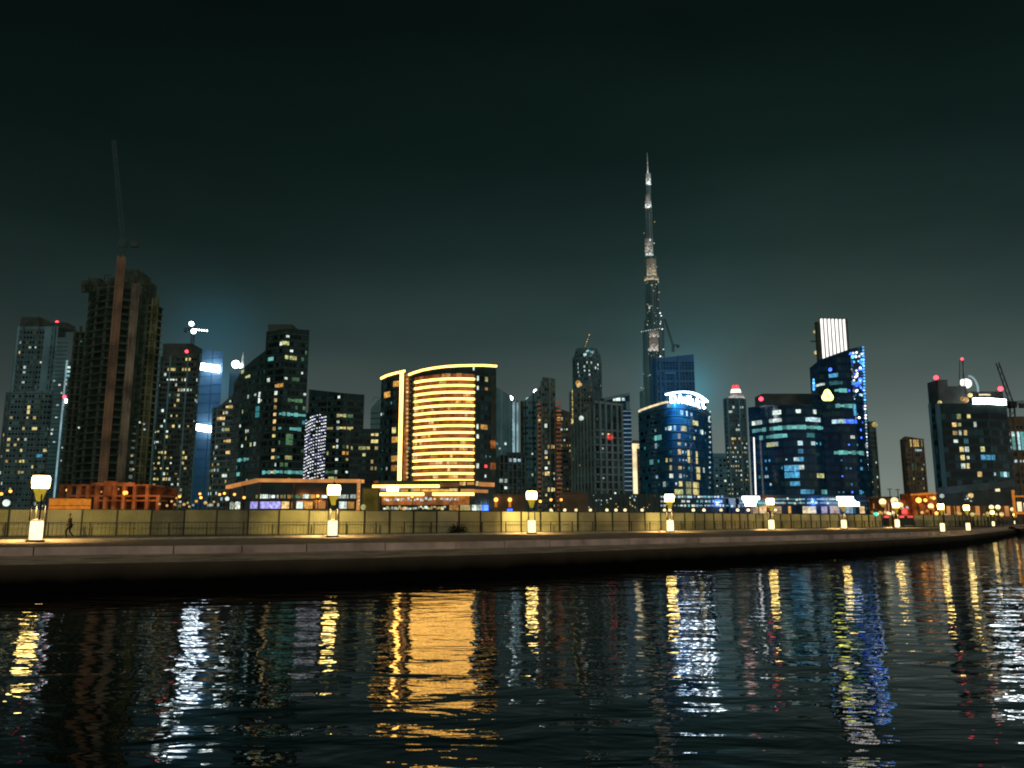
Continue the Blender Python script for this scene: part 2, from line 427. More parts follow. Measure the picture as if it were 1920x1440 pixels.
# ------------------------------------------------------------------ camera, sky, fill light
cd = bpy.data.cameras.new('Camera'); cam = bpy.data.objects.new('Camera', cd); COL.objects.link(cam)
cam.location = (0,0,HC); cam.rotation_euler = (pi/2+TH, 0, 0)
cd.sensor_width = 36; cd.lens = 36*FPX/1920; cd.clip_start = .1; cd.clip_end = 12000
scene.camera = cam
SUN_EL, SUN_ROT = radians(24), radians(200)
w = bpy.data.worlds.new('World'); scene.world = w; w.use_nodes = True
nt = w.node_tree; N, L = nt.nodes, nt.links; N.clear()
out = N.new('ShaderNodeOutputWorld')
sky = N.new('ShaderNodeTexSky'); sky.sky_type = 'NISHITA'; sky.sun_disc = False
sky.sun_elevation = radians(-8); sky.sun_rotation = SUN_ROT
bg1 = N.new('ShaderNodeBackground'); bg1.inputs['Strength'].default_value = .01; L.new(sky.outputs[0], bg1.inputs[0])
tc = N.new('ShaderNodeTexCoord'); sp = N.new('ShaderNodeSeparateXYZ'); L.new(tc.outputs['Generated'], sp.inputs[0])
rp = N.new('ShaderNodeValToRGB'); L.new(sp.outputs['Z'], rp.inputs[0]); cr = rp.color_ramp
stops = [(0.0,(.22,.245,.215)),(.06,(.152,.184,.168)),(.13,(.079,.107,.101)),(.22,(.0305,.0565,.0535)),(.32,(.0115,.0265,.0242)),(.42,(.0050,.0140,.0122)),(.55,(.0026,.0072,.0060)),(1.0,(.0018,.0046,.0040))]
while len(cr.elements) < len(stops): cr.elements.new(.5)
for e, (p, c) in zip(cr.elements, stops): e.position = p; e.color = (*c,1)
# light of the town in the haze: wide domes of glow by compass direction
prev = rp.outputs[0]
def vmath(op, a, b=None):
    n = N.new('ShaderNodeVectorMath'); n.operation = op
    L.new(a, n.inputs[0])
    if b is not None:
        if hasattr(b,'links'): L.new(b, n.inputs[1])
        else: n.inputs[1].default_value = b
    return n
def math_(op, a, b):
    n = N.new('ShaderNodeMath'); n.operation = op; L.new(a, n.inputs[0]); n.inputs[1].default_value = b; return n.outputs[0]
for px, py, pw, colr in ((1285,735,300,(.010,.135,.20)),(1290,700,50,(.006,.024,.032)),(395,720,700,(.006,.105,.19)),(400,640,130,(.003,.042,.072)),(440,800,300,(.002,.030,.060)),(1640,760,14,(.012,.014,.011))):
    d = ray(px,py).normalized()
    dt = vmath('DOT_PRODUCT', tc.outputs['Generated'], tuple(d)).outputs['Value']
    pwr = math_('POWER', math_('MAXIMUM', dt, 0.0), pw*6)
    s_ = N.new('ShaderNodeVectorMath'); s_.operation = 'SCALE'; s_.inputs[0].default_value = colr; L.new(pwr, s_.inputs['Scale'])
    prev = vmath('ADD', prev, s_.outputs[0]).outputs[0]
# darker over the left bank, soft cloud
az = N.new('ShaderNodeMapRange'); L.new(sp.outputs['X'], az.inputs[0])
az.inputs[1].default_value = -.62; az.inputs[2].default_value = .25; az.inputs[3].default_value = .5; az.inputs[4].default_value = 1.0
cn = N.new('ShaderNodeTexNoise'); cn.inputs['Scale'].default_value = 2.2; cn.inputs['Detail'].default_value = 4
mpn = N.new('ShaderNodeMapping'); mpn.inputs['Scale'].default_value = (1,1,2.5); L.new(tc.outputs['Generated'], mpn.inputs[0]); L.new(mpn.outputs[0], cn.inputs[0])
cm = N.new('ShaderNodeMapRange'); L.new(cn.outputs['Fac'], cm.inputs[0])
cm.inputs[1].default_value = .3; cm.inputs[2].default_value = .7; cm.inputs[3].default_value = .80; cm.inputs[4].default_value = 1.20
mm = N.new('ShaderNodeMath'); mm.operation = 'MULTIPLY'; L.new(az.outputs[0], mm.inputs[0]); L.new(cm.outputs[0], mm.inputs[1])
fs = N.new('ShaderNodeVectorMath'); fs.operation = 'SCALE'; L.new(prev, fs.inputs[0]); L.new(mm.outputs[0], fs.inputs['Scale'])
bg2 = N.new('ShaderNodeBackground'); L.new(fs.outputs[0], bg2.inputs[0]); bg2.inputs['Strength'].default_value = 1.0
ad = N.new('ShaderNodeAddShader'); L.new(bg1.outputs[0], ad.inputs[0]); L.new(bg2.outputs[0], ad.inputs[1]); L.new(ad.outputs[0], out.inputs[0])
sl = bpy.data.lights.new('near_bank_fill','SUN'); sl.energy = .42; sl.angle = radians(8); sl.color = (1,.92,.82)  # added fill from behind the camera, standing in for near-bank light
so = bpy.data.objects.new('near_bank_fill', sl); COL.objects.link(so); so.rotation_euler = (radians(62), 0, radians(18))

# ------------------------------------------------------------------ setting: water, quay, promenade, ground
ZW, ZL = -1.53, -.45
WP = [(0,1112),(320,1103),(640,1093),(960,1078),(1280,1060),(1450,1050),(1600,1041),(1700,1033),(1765,1027),(1815,1021),(1863,1013),(1920,1001)]
W = [ground(px,py,ZW) for px,py in WP]
d0 = (W[0]-W[1]).normalized(); d1 = (W[-1]-W[-2]).normalized()
W = [W[0]+d0*120]+W+[W[-1]+d1*60, W[-1]+d1*60+Vector((300,120,0))]
offs = [6.3,6.3,6.2,6.0,5.4,4.5,3.6,2.4,1.6,1.2,1.1,1.1,1.1,1.1,1.1]
def inland(P, k, dist):
    a = P[max(k-1,0)]; b = P[min(k+1,len(P)-1)]; t = (b-a).normalized()
    return Vector((P[k].x-t.y*dist, P[k].y+t.x*dist, 0))
def zset(v, z): return Vector((v.x, v.y, z))
LED = [zset(inland(W,k,.12), ZL) for k in range(len(W))]
STP = [zset(inland(W,k,offs[k]), 0) for k in range(len(W))]
M['quay'] = pr('quay_wall_shaded_stone', (.003,.003,.003), .8, .05, bump=.25, bscale=3, var=.5, nscale=1.2)
def wall_shade(m):  # shade of the unlit wall painted in, darker toward the water
    nt = m.node_tree; N, L = nt.nodes, nt.links; p = next(n for n in N if n.type == 'BSDF_PRINCIPLED')
    tc = N.new('ShaderNodeTexCoord'); sp = N.new('ShaderNodeSeparateXYZ'); L.new(tc.outputs['Object'], sp.inputs[0])
    nz = N.new('ShaderNodeTexNoise'); nz.inputs['Scale'].default_value = .8; nz.inputs['Detail'].default_value = 5; L.new(tc.outputs['Object'], nz.inputs[0])
    a = N.new('ShaderNodeMath'); a.operation = 'MULTIPLY_ADD'; a.inputs[1].default_value = .35; L.new(nz.outputs['Fac'], a.inputs[0]); L.new(sp.outputs['Z'], a.inputs[2])
    r = N.new('ShaderNodeValToRGB'); mr = N.new('ShaderNodeMapRange'); mr.inputs[1].default_value = -1.0; mr.inputs[2].default_value = -.22
    L.new(a.outputs[0], mr.inputs[0]); L.new(mr.outputs[0], r.inputs[0])
    e = r.color_ramp.elements; e[0].position = 0; e[0].color = (.002,.0022,.002,1); e[1].position = 1; e[1].color = (.11,.085,.055,1)
    L.new(r.outputs[0], p.inputs['Base Color'])
wall_shade(M['quay'])
M['ledge'] = pr('quay_ledge_stone', (.58,.46,.31), .85, .2, bump=.25, bscale=5, var=.45, nscale=.9)
M['coping'] = pr('coping_stone', (.62,.46,.38), .8, .2, bump=.2, bscale=6, var=.35, nscale=.8)
M['paving'] = pr('promenade_paving', (.35,.275,.18), .8, .25, bump=.2, bscale=6, var=.35, nscale=.7)
M['soil'] = pr('ground_sand', (.12,.10,.07), .9, .1, var=.4, nscale=.05)
M['kerb'] = pr('kerb_stone', (.5,.46,.36), .8, .2, var=.2, nscale=2)
def strip_mesh(name, A, B, mat, kind='structure'):
    b = MB()
    for k in range(len(A)-1): b.quad(A[k], A[k+1], B[k+1], B[k])
    return tag(b.build(name, mat), kind=kind)
strip_mesh('quay_wall', [zset(p,ZW-2) for p in W], LED, 'quay')
STL = [zset(p,-.33) for p in STP]
strip_mesh('quay_ledge', LED, STL, 'ledge')
# coping blocks along the promenade edge
b = MB(); cj = 0
for k in range(len(STP)-1):
    a, c = STP[k], STP[k+1]; d = (c-a); n = max(1,int(d.length/3.2)); t = d.normalized(); nn = Vector((t.y,-t.x,0))
    for i in range(n):
        p = a+d*(i+.5)/n
        h = .40+rnd.uniform(-.02,.02)
        b.obox(p+nn*(-.22+rnd.uniform(-.03,.03))+Vector((0,0,-.33+h/2)), t, nn, d.length/n-.05, .5, h)
tag(b.build('promenade_coping','coping'), kind='structure')
LP = [(66,1016),(623,1007),(997,1001),(1257,998),(1447,994),(1583,992),(1683,990),(1768,998),(1816,996),(1863,987),(1902,983)]
LAMP = [ground(px,py) for px,py in LP]
FB = [(-60,1007.6),(0,1007),(300,1005),(623,1003),(997,998.5),(1257,995.5),(1447,991.5),(1583,990),(1683,988.5),(1780,988),(1870,986)]
FEN = [ground(px,py) for px,py in FB]
# promenade sheet then the wide ground behind
far = [Vector((-400,60,0))]
INL = [zset(inland(W,k,offs[k]+.35),-.004) for k in range(len(W))]
BK = [Vector((p.x*1.0, max(p.y+30, 140), -.004)) for p in INL]
b = MB()
for k in range(len(INL)-1): b.quad(INL[k], INL[k+1], zset(BK[k+1],-.004), zset(BK[k],-.004))
tag(b.build('promenade','paving'), kind='structure')
b = MB()
outer = []
for k in range(len(BK)):
    q = BK[k]; outer.append(Vector((q.x*60 if abs(q.x) > 1 else q.x, 9000, -.02)))
BG = [zset(q-Vector((0,1,0)),-.02) for q in BK]
for k in range(len(BG)-1): b.quad(BG[k], BG[k+1], outer[k+1], outer[k])
tag(b.build('ground','soil'), kind='structure')
# water
m, wnt, N2, L2 = new_mat('canal_water')
o_ = N2.new('ShaderNodeOutputMaterial'); p_ = N2.new('ShaderNodeBsdfPrincipled'); L2.new(p_.outputs[0], o_.inputs[0])
p_.inputs['Base Color'].default_value = (.0012,.0030,.0030,1); p_.inputs['Roughness'].default_value = .0; p_.inputs['IOR'].default_value = 1.29
tc2 = N2.new('ShaderNodeTexCoord')
def wn(scale, st, detail, rough=.5, dist=0):
    mp = N2.new('ShaderNodeMapping'); mp.inputs['Scale'].default_value = st; mp.inputs['Rotation'].default_value = (0,0,radians(12))
    L2.new(tc2.outputs['Object'], mp.inputs[0])
    n = N2.new('ShaderNodeTexNoise'); n.inputs['Scale'].default_value = scale; n.inputs['Detail'].default_value = detail; n.inputs['Roughness'].default_value = rough; n.inputs['Distortion'].default_value = dist
    L2.new(mp.outputs[0], n.inputs['Vector']); return n.outputs['Fac']
def mul2(a, k):
    n = N2.new('ShaderNodeMath'); n.operation = 'MULTIPLY'; L2.new(a, n.inputs[0]); n.inputs[1].default_value = k; return n.outputs[0]
def add2(a, c):
    n = N2.new('ShaderNodeMath'); n.operation = 'ADD'; L2.new(a, n.inputs[0]); L2.new(c, n.inputs[1]); return n.outputs[0]
h1 = mul2(wn(.22,(.8,1.25,1),2), .07)
h2 = mul2(wn(.72,(.7,1.5,1),3,.45,.4), .046)
h3 = mul2(wn(2.6,(.7,1.6,1),2,.5), .0035)
bp = N2.new('ShaderNodeBump'); bp.inputs['Strength'].default_value = 1.0; bp.inputs['Distance'].default_value = 1.0
L2.new(add2(add2(h1,h2),h3), bp.inputs['Height']); L2.new(bp.outputs[0], p_.inputs['Normal'])
M['water'] = m
b = MB(); b.quad((-3000,-300,ZW),(3000,-300,ZW),(3000,2500,ZW),(-3000,2500,ZW))
tag(b.build('canal_water','water'), kind='structure')
# kerb behind the lanterns
b = MB()
KL = [p+Vector((-.25,1.6,0)) for p in LAMP[:7]]
KL = [KL[0]+(KL[0]-KL[1])]+KL
for a, c in zip(KL, KL[1:]):
    d = c-a; t = d.normalized(); nn = Vector((t.y,-t.x,0)); b.obox((a+c)/2+Vector((0,0,.06)), t, nn, d.length-.02, .3, .14)
tag(b.build('kerb','kerb'), kind='structure')

# ------------------------------------------------------------------ lantern posts on the promenade
LC = (1,.77,.30)
def lantern(loc):
    t = thing('lantern_post', loc, '', 'lamp post', 'glazed lantern posts along the promenade')
    x, y = loc.x, loc.y
    b = MB(); b.lathe((x,y,0), [(.52,0),(.52,.10),(.46,.12)], 20); b.build('footing','black',t,True)
    b = MB(); b.lathe((x,y,0), [(.33,.12),(.36,.20),(.36,1.12),(.33,1.22)], 20); b.build('plinth','plinth',t,True)
    b = MB(); b.lathe((x,y,0), [(.43,1.22),(.43,1.27),(.1,1.32)], 20); b.build('plinth_cap','black',t,True)
    for k in range(4):
        a = pi/4+k*pi/2; b = MB()
        b.tube((x+cos(a)*.42,y+sin(a)*.42,1.25),(x+cos(a)*.40,y+sin(a)*.40,2.75),.05,.045,8); b.build('upright','black',t)
    b = MB(); b.lathe((x,y,0), [(.14,2.35),(.20,2.5),(.28,2.78),(.37,3.02),(.41,3.10)], 20); b.build('collar','collar',t,True)
    b = MB(); b.lathe((x,y,0), [(.44,3.10),(.48,3.16),(.51,3.5),(.50,3.72),(.45,3.84)], 24); hd = b.build('lantern','lantern',t,True)
    b = MB()
    for k in range(8):
        a = k*pi/4; b.tube((x+cos(a)*.505,y+sin(a)*.505,3.12),(x+cos(a)*.48,y+sin(a)*.48,3.83),.013,n=5)
    b.build('glazing_bar_frame','black',hd)
    b = MB(); b.lathe((x,y,0), [(.50,3.84),(.46,3.90),(.22,3.98),(.05,4.02),(.04,4.12)], 20); b.build('cap','black',t,True)
    return t
LL = ['glowing lantern post nearest the walker by the fence, before the unfinished tower',
      'glowing lantern post in front of the low pavilion with the copper roof edge',
      'glowing lantern post before the narrow brown-lit towers, after the orange striped hotel',
      'glowing lantern post in front of the round tower with the white roof sign',
      'glowing lantern post between the two blue-white shop signs, nearer the first sign',
      'glowing lantern post under the second blue-white shop sign by the sparkling blue tower',
      'glowing lantern post in front of the red neon shop',
      'lantern post with slim bright plinth before the glass block, first of its close pair',
      'lantern post with tall bright plinth before the glass block, second of its close pair',
      'small far lantern post at the bend of the quay, before the orange portal frame',
      'farthest small lantern post at the bend of the quay, beside the orange portal frame']
l0 = None
for k, p in enumerate(LAMP):
    if l0 is None: l0 = o = lantern(Vector((0,0,0)))
    else: o = copy_tree(l0)
    o.location = p; o['label'] = LL[k]
    o.scale = (.62,.62,.78) if k >= 7 else (1,1,1.045)
    bk = Vector((p.x*.02, 1, 0)).normalized()
    spot('lantern_light', p+Vector((0,.75,3.0)), p+bk*7+Vector((0,0,.6)), (3300 if k < 7 else 500), LC, 84, 1.0, .12)
    spot('lantern_downlight', p+Vector((0,.05,2.25)), p+Vector((0,.3,0)), 1700, (1,.62,.24), 155, .8, .1)

# ------------------------------------------------------------------ hoarding fence, railing, walker
def polyline(P):
    cum = [0]
    for a, c in zip(P,P[1:]): cum.append(cum[-1]+(c-a).length)
    def f(t):
        for k in range(len(P)-1):
            if t <= cum[k+1] or k == len(P)-2:
                u = (t-cum[k])/(cum[k+1]-cum[k]); d = (P[k+1]-P[k]).normalized(); return P[k]+(P[k+1]-P[k])*u, d
    return f, cum[-1]
M['hoarding'] = pr('hoarding_sheet', (.46,.41,.185), .6, .35, var=.28, nscale=.35)
M['hoarding2'] = pr('hoarding_sheet_worn', (.33,.30,.16), .6, .35, var=.4, nscale=.5)
M['hoarding3'] = pr('hoarding_sheet_pale', (.54,.48,.25), .6, .35, var=.25, nscale=.4)
M['railing'] = pr('railing_paint', (.05,.052,.035), .6, .3)
ff, FL = polyline(FEN)
fence = thing('hoarding_fence', FEN[3], 'long khaki corrugated sheet hoarding closing off the promenade', 'fence')
n = round(FL/2.55); H = 2.12
for k in range(n):
    p, d = ff((k+.5)*FL/n); nn = Vector((d.y,-d.x,0)); wd = FL/n-.10
    b = MB(); q = 17 if k < 60 else 9; hh = H+rnd.uniform(-.03,.03); lean = rnd.uniform(-.02,.02)
    for i in range(q):
        u0, u1 = -wd/2+wd*i/q, -wd/2+wd*(i+1)/q; um = (u0*.45+u1*.55)
        for ua, ub, oa, ob in ((u0,um,0,.035),(um,u1,.035,0)):
            A = p+d*ua+nn*oa; B = p+d*ub+nn*ob
            b.quad(A+Vector((0,0,.06)),B+Vector((0,0,.06)),B+nn*lean+Vector((0,0,hh)),A+nn*lean+Vector((0,0,hh)))
    b.build('sheet_panel', rnd.choice(['hoarding','hoarding','hoarding2','hoarding3']), fence)
for k in range(n+1):
    p, d = ff(k*FL/n); nn = Vector((d.y,-d.x,0)); b = MB()
    b.obox(p+nn*.09+Vector((0,0,H/2+.02)), d, nn, .11, .10, H+.06); b.build('fence_post','railing',fence)
b = MB(); b2 = MB()
for k in range(n):
    (p, d), (q, _) = ff(k*FL/n), ff((k+1)*FL/n); nn = Vector((d.y,-d.x,0)); dd=(q-p)
    b.obox((p+q)/2-nn*.04+Vector((0,0,H+.04)), dd.normalized(), nn, dd.length, .12, .05)
    b2.obox((p+q)/2+nn*.0+Vector((0,0,.03)), dd.normalized(), nn, dd.length, .3, .1)
b.build('top_rail','railing',fence); b2.build('base_rail','railing',fence)
rail = thing('railing', FEN[3]-Vector((0,1.2,0)), 'thin dark railing with square posts standing before the khaki hoarding', 'railing')
RB = [p+Vector((0,-1.0,0)) for p in FEN]; rf, RL = polyline(RB)
n = round(RL/2.9)
for k in range(n+1):
    p, d = rf(k*RL/n); nn = Vector((d.y,-d.x,0)); b = MB(); wp = .10 if k % 2 else .07
    b.obox(p+Vector((0,0,.56)), d, nn, wp, .1, 1.12); b.build('post','railing',rail)
b = MB()
for k in range(n):
    (p, d), (q, _) = rf(k*RL/n), rf((k+1)*RL/n); dd = q-p; nn = Vector((d.y,-d.x,0))
    for z, h in ((1.12,.06),(.14,.03)): b.obox((p+q)/2+Vector((0,0,z)), dd.normalized(), nn, dd.length, .05, h)
    for i in range(1,10):
        b.tube(p+dd*i/10+Vector((0,0,.14)), p+dd*i/10+Vector((0,0,1.1)), .011, n=4, caps=False)
b.build('handrail_frame','railing',rail)

def person(loc, face):
    t = thing('person', loc, 'person in dark trousers and top walking along the railing with one arm bent', 'person')
    t.rotation_euler.z = face
    M['cloth'] = pr('dark_cloth', (.010,.012,.014), .9, .1); M['skin'] = pr('skin', (.20,.11,.07), .6, .3); M['hair'] = pr('black_hair', (.008,.007,.006), .6, .3); M['shirt'] = pr('dark_green_shirt', (.018,.022,.020), .9, .1)
    def skin(name, verts, edges, rad, mat, parent):
        me = bpy.data.meshes.new(name); me.from_pydata(verts, edges, []); o = bpy.data.objects.new(name, me); COL.objects.link(o)
        o.modifiers.new('s','SKIN'); sv = me.skin_vertices[0].data
        for k, r in enumerate(rad): sv[k].radius = r if isinstance(r,tuple) else (r,r)
        sv[0].use_root = True
        o.modifiers.new('u','SUBSURF').levels = 2; o.modifiers['u'].render_levels = 2
        dg = bpy.context.evaluated_depsgraph_get(); ev = o.evaluated_get(dg); m2 = bpy.data.meshes.new_from_object(ev)
        bpy.data.objects.remove(o)
        m2.materials.clear(); m2.materials.append(M[mat]); m2.polygons.foreach_set('use_smooth',[True]*len(m2.polygons))
        o = bpy.data.objects.new(name, m2); COL.objects.link(o); o.parent = parent; return o
    # x forward, mid stride
    V = [(0,0,.96),(0,0,1.10),(.01,0,1.25),(.02,0,1.40),(.03,0,1.49),(.05,0,1.57),(.06,0,1.66),(.06,0,1.74),
         (0,.09,.90),(.20,.10,.52),(.14,.10,.10),(.16,.10,.05),(.30,.11,.03),
         (0,-.09,.90),(.02,-.10,.50),(-.24,-.10,.14),(-.25,-.10,.08),(-.12,-.11,.03),
         (.02,.18,1.41),(-.10,.23,1.16),(.02,.22,.93),(.06,.21,.85),
         (.02,-.18,1.41),(.02,-.24,1.14),(.24,-.18,1.22),(.31,-.15,1.26)]
    E = [(0,1),(1,2),(2,3),(3,4),(4,5),(5,6),(6,7),(0,8),(8,9),(9,10),(10,11),(11,12),(0,13),(13,14),(14,15),(15,16),(16,17),(3,18),(18,19),(19,20),(20,21),(3,22),(22,23),(23,24),(24,25)]
    R = [(.13,.16),(.115,.14),(.12,.155),(.11,.15),(.055,.055),(.065,.06),(.10,.08),(.07,.06),
         .085,.06,.045,.042,.035,.085,.06,.045,.042,.035,.06,.045,.034,.030,.06,.045,.034,.030]
    skin('body', V, E, R, 'skin', t)
    G = 1.13
    tr = [0]+list(range(8,12))+list(range(13,17)); mp_ = {o:i for i,o in enumerate(tr)}
    skin('trousers', [V[k] for k in tr], [(mp_[a],mp_[c]) for a,c in E if a in mp_ and c in mp_], [tuple(x*G for x in R[k]) if isinstance(R[k],tuple) else R[k]*G for k in tr], 'cloth', t)
    sh = [0,1,2,3,18,19,20,22,23,24]; mp_ = {o:i for i,o in enumerate(sh)}
    skin('shirt', [V[k] for k in sh], [(mp_[a],mp_[c]) for a,c in E if a in mp_ and c in mp_], [tuple(x*G for x in R[k]) if isinstance(R[k],tuple) else R[k]*G for k in sh], 'shirt', t)
    skin('hair', [(.02,0,1.66),(.04,0,1.75),(.07,0,1.765)], [(0,1),(1,2)], [(.10,.085),(.085,.08),(.05,.06)], 'hair', t)
    for s_ in (-1,1):
        wv = V[21] if s_ > 0 else V[25]; dv = Vector(V[21])-Vector(V[20]) if s_ > 0 else Vector(V[25])-Vector(V[24]); dv.normalize()
        for k in range(4):
            a = Vector(wv)+Vector((0,(k-1.5)*.017,0)) if s_ < 0 else Vector(wv)+Vector(((k-1.5)*.017,0,0))
            L_ = (.065,.08,.076,.058)[k]
            f = skin('finger', [a,a+dv*L_*.55,a+dv*L_+Vector((0,-s_*.012,-.01))], [(0,1),(1,2)], [.010,.009,.008], 'skin', t)
        a = Vector(wv); skin('thumb', [a-dv*.01,a+dv*.03+Vector((.03,-s_*.01,.0)),a+dv*.06+Vector((.035,-s_*.01,0))], [(0,1),(1,2)], [.012,.010,.009], 'skin', t)
    for nm, c, r in (('nose',(.165,0,1.655),.018),('ear',(.06,.085,1.655),.026),('ear',(.06,-.085,1.655),.026)):
        bm = bmesh.new(); bmesh.ops.create_icosphere(bm, subdivisions=2, radius=r); me = bpy.data.meshes.new(nm); bm.to_mesh(me); bm.free()
        me.materials.append(M['skin']); o = bpy.data.objects.new(nm, me); COL.objects.link(o); o.parent = t; o.location = c
    return t
pl = ground(129,1009.5)
person(pl, radians(180+12))
# low bush growing by the railing
sh_ = thing('bush', ground(858,1002.2), 'small dark bush growing at the foot of the railing', 'bush')
M['leaf'] = pr('bush_leaf', (.022,.030,.014), .8, .2, var=.5, nscale=4)
b = MB(); c0 = ground(858,1002.2)
for k in range(700):
    a = rnd.uniform(0,2*pi); z = abs(rnd.gauss(.35,.25)); rr = (.75-.35*z)*sqrt(rnd.random())*(1+.25*sin(3*a))
    p = c0+Vector((cos(a)*rr*1.5, sin(a)*rr, min(z,.95))); d = Vector((rnd.gauss(0,1),rnd.gauss(0,1),rnd.gauss(0,.6))).normalized(); e = d.orthogonal()
    s_ = rnd.uniform(.05,.10); b.quad(p-d*s_,p+e*s_*.5,p+d*s_,p-e*s_*.5)
b.build('leaves','leaf',sh_)
b = MB()
for k in range(9):
    a = k*.7; b.tube(c0, c0+Vector((cos(a)*.5,sin(a)*.35,.5)), .02,.008,5)
b.build('stem','cranepaint',sh_)

# ------------------------------------------------------------------ the skyline, left to right
# B1 pale-ribbed residential tower
B = Bld('apartment_tower', 'stepped residential tower with pale vertical ribs and yellow lit windows, red beacon beside its roof', 'tower', [(16,432),(22,420),(93,420)], 612, 26, fh=3.4, bw=3.0)
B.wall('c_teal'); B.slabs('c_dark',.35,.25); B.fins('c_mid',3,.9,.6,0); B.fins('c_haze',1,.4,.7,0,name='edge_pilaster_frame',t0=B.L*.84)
B.plit([(37,661,'yellow'),(47,690,'white'),(42,720,'white'),(78,676,'white'),(84,715,'yellow'),(70,655,'white'),(52,765,'white'),(52,775,'yellow'),(53,785,'yellow'),(54,795,'yellow'),(65,780,'yellow'),(50,808,'yellow',2),(66,815,'white',2),(56,822,'white'),(62,880,'warm',2),(66,871,'warm'),(40,887,'amber'),(40,899,'yellow',2),(33,860,'warm',2),(58,850,'white'),(63,848,'blue',3)])
B.rlit(20,['white','yellow','warm','white'],0,.8,.05,.5); B.rlit(8,['white'],0,.9,.5,1); B.rest(skip=.1)
b = MB(); 
for i in (0,1):
    pa = at(40+i*50,612,424); b.box(pa.x,pa.x+10,423,433,pa.z-1,pa.z+5-3*i)
b.build('parapet','c_dark',B.root)
for tq in (.22,.86):
    p,tx,n,zz = B.pt(B.L*tq); b = MB(); b.obox((*(p+n*.5),zz/2),tx,n,3.4,1.0,zz-.6); b.build('pale_pilaster','c_haze',B.root)
B.roofbox(44,98,606,'c_dark','plant_room',4,14); B.beacon(107,604,1.5)
B = Bld('shoulder_block', 'lower pale-ribbed block forming the shoulder before the stepped residential tower', 'building', [(2,405),(10,398),(84,398),(90,405)], [(0,735),(11,735),(12,733),(90,733)], 16, fh=3.4, bw=3.0)
B.wall('c_teal'); B.fins('c_mid',3,.8,.6); B.slabs('c_dark',.35,.25)
B.plit([(20,782,'yellow'),(24,783,'yellow'),(18,806,'white'),(21,806,'white'),(17,822,'yellow'),(35,822,'yellow'),(47,822,'white'),(42,842,'yellow'),(50,785,'yellow'),(67,784,'warm'),(14,861,'amber'),(30,862,'yellow'),(38,870,'yellow'),(44,890,'warm'),(52,770,'yellow',1,2),(66,805,'yellow',2),(72,852,'sky',2)])
B.rlit(16,['yellow','white','yellow','warm'],.05,.9,.1,.75); B.rest(skip=.15)
# slim teal towers behind
B = Bld('slim_tower', 'slim hazy tower with teal glowing edge just behind the stepped residential tower', 'tower', box(90,113,540), [(0,640),(113,640)], 20)
B.wall('c_teal'); B.fins('tealedge',3,.6,.5,20,name='edge_light_frame'); B.slabs('c_dark',.5,.2); B.rlit(10,['cool','white'],0,1,.3,.8)
B = Bld('slim_tower', 'slim teal tower with a white lit sign and red lamp, edge-lit beside the unfinished tower', 'tower', box(112,139,520), [(112,676),(139,670)], 20)
B.wall('c_teal'); B.slabs('c_mid',.4,.25); B.fins('paleblue',100,.9,.6,10,name='edge_light_frame')
B.plit([(112,690,'white',2),(113,697,'cool',2),(113,714,'white'),(113,717,'white'),(127,708,'cyan',2),(131,704,'cyan')]); B.rlit(14,['cool','white','teal'],0,1,.3,.75)
B.beacon(121,744,1.9,mast=False,d=-1.5); B.strip('lit_sign','signblue',at(121,752,520).z,2.6,.5,B.L*.15,B.L*.62); B.rest(('w_dark','w_dark2'),.3)
# B3 unfinished concrete tower under scaffolding, floor by floor
root = thing('unfinished_tower', at(208,950,300)*1 - Vector((0,0,at(208,950,300).z)), 'tall unfinished concrete tower under construction with bare floor slabs and orange-lit hoist mast', 'tower')
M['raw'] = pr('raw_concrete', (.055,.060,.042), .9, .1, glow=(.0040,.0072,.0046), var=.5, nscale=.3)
M['rawlit'] = pr('raw_concrete_lit', (.08,.08,.045), .9, .1, glow=(.016,.018,.008), var=.7, nscale=.15)  # lit copy of raw, the light painted into colour and glow
M['void'] = pr('open_floor', (.015,.016,.012), .9, .1, glow=(.0018,.0030,.0022), var=.6, nscale=.2)
def xat(px, py, d): return at(px,py,d).x
yb = 740
core = [(150,300),(156,293),(180,289),(214,287),(246,291),(262,299)]
cp = [Vector((xat(px,yb,d),d)) for px,d in core]; cback = [Vector((cp[-1].x*1.055,315)),Vector((cp[0].x*1.045,315))]
def inset(P, k):
    c = sum(P,Vector((0,0)))/len(P); return [c+(p-c)*k for p in P]
P0 = cp+cback
htop = at(208,536,292).z
def prism(b, P, z0, z1, mi=0):
    n = len(P)
    for i in range(n): b.quad((*P[i],z0),(*P[(i+1)%n],z0),(*P[(i+1)%n],z1),(*P[i],z1),mi)
    b.poly([(*p,z1) for p in P],mi); b.poly([(*p,z0) for p in P][::-1],mi)
b = MB(); prism(b, inset(P0,.86), 0, htop-2); b.build('wall','void',root)
nf = 30; fhh = (htop-6)/nf
for k in range(nf+1):
    b = MB(); z = 5+fhh*k; P = P0 if k < nf-1 else inset(P0,.9); prism(b, P, z-.22, z+.22); b.build('floor_slab','raw',root)
b = MB()
for i,(px,d) in enumerate([(151,300),(165,292),(184,288.8),(200,287.9),(230,289.4),(247,291.4),(261,299)]):
    x = xat(px,yb,d); b.box(x-.45,x+.45,d+.5,d+1.4,0,htop)
b.build('column_frame','raw',root)
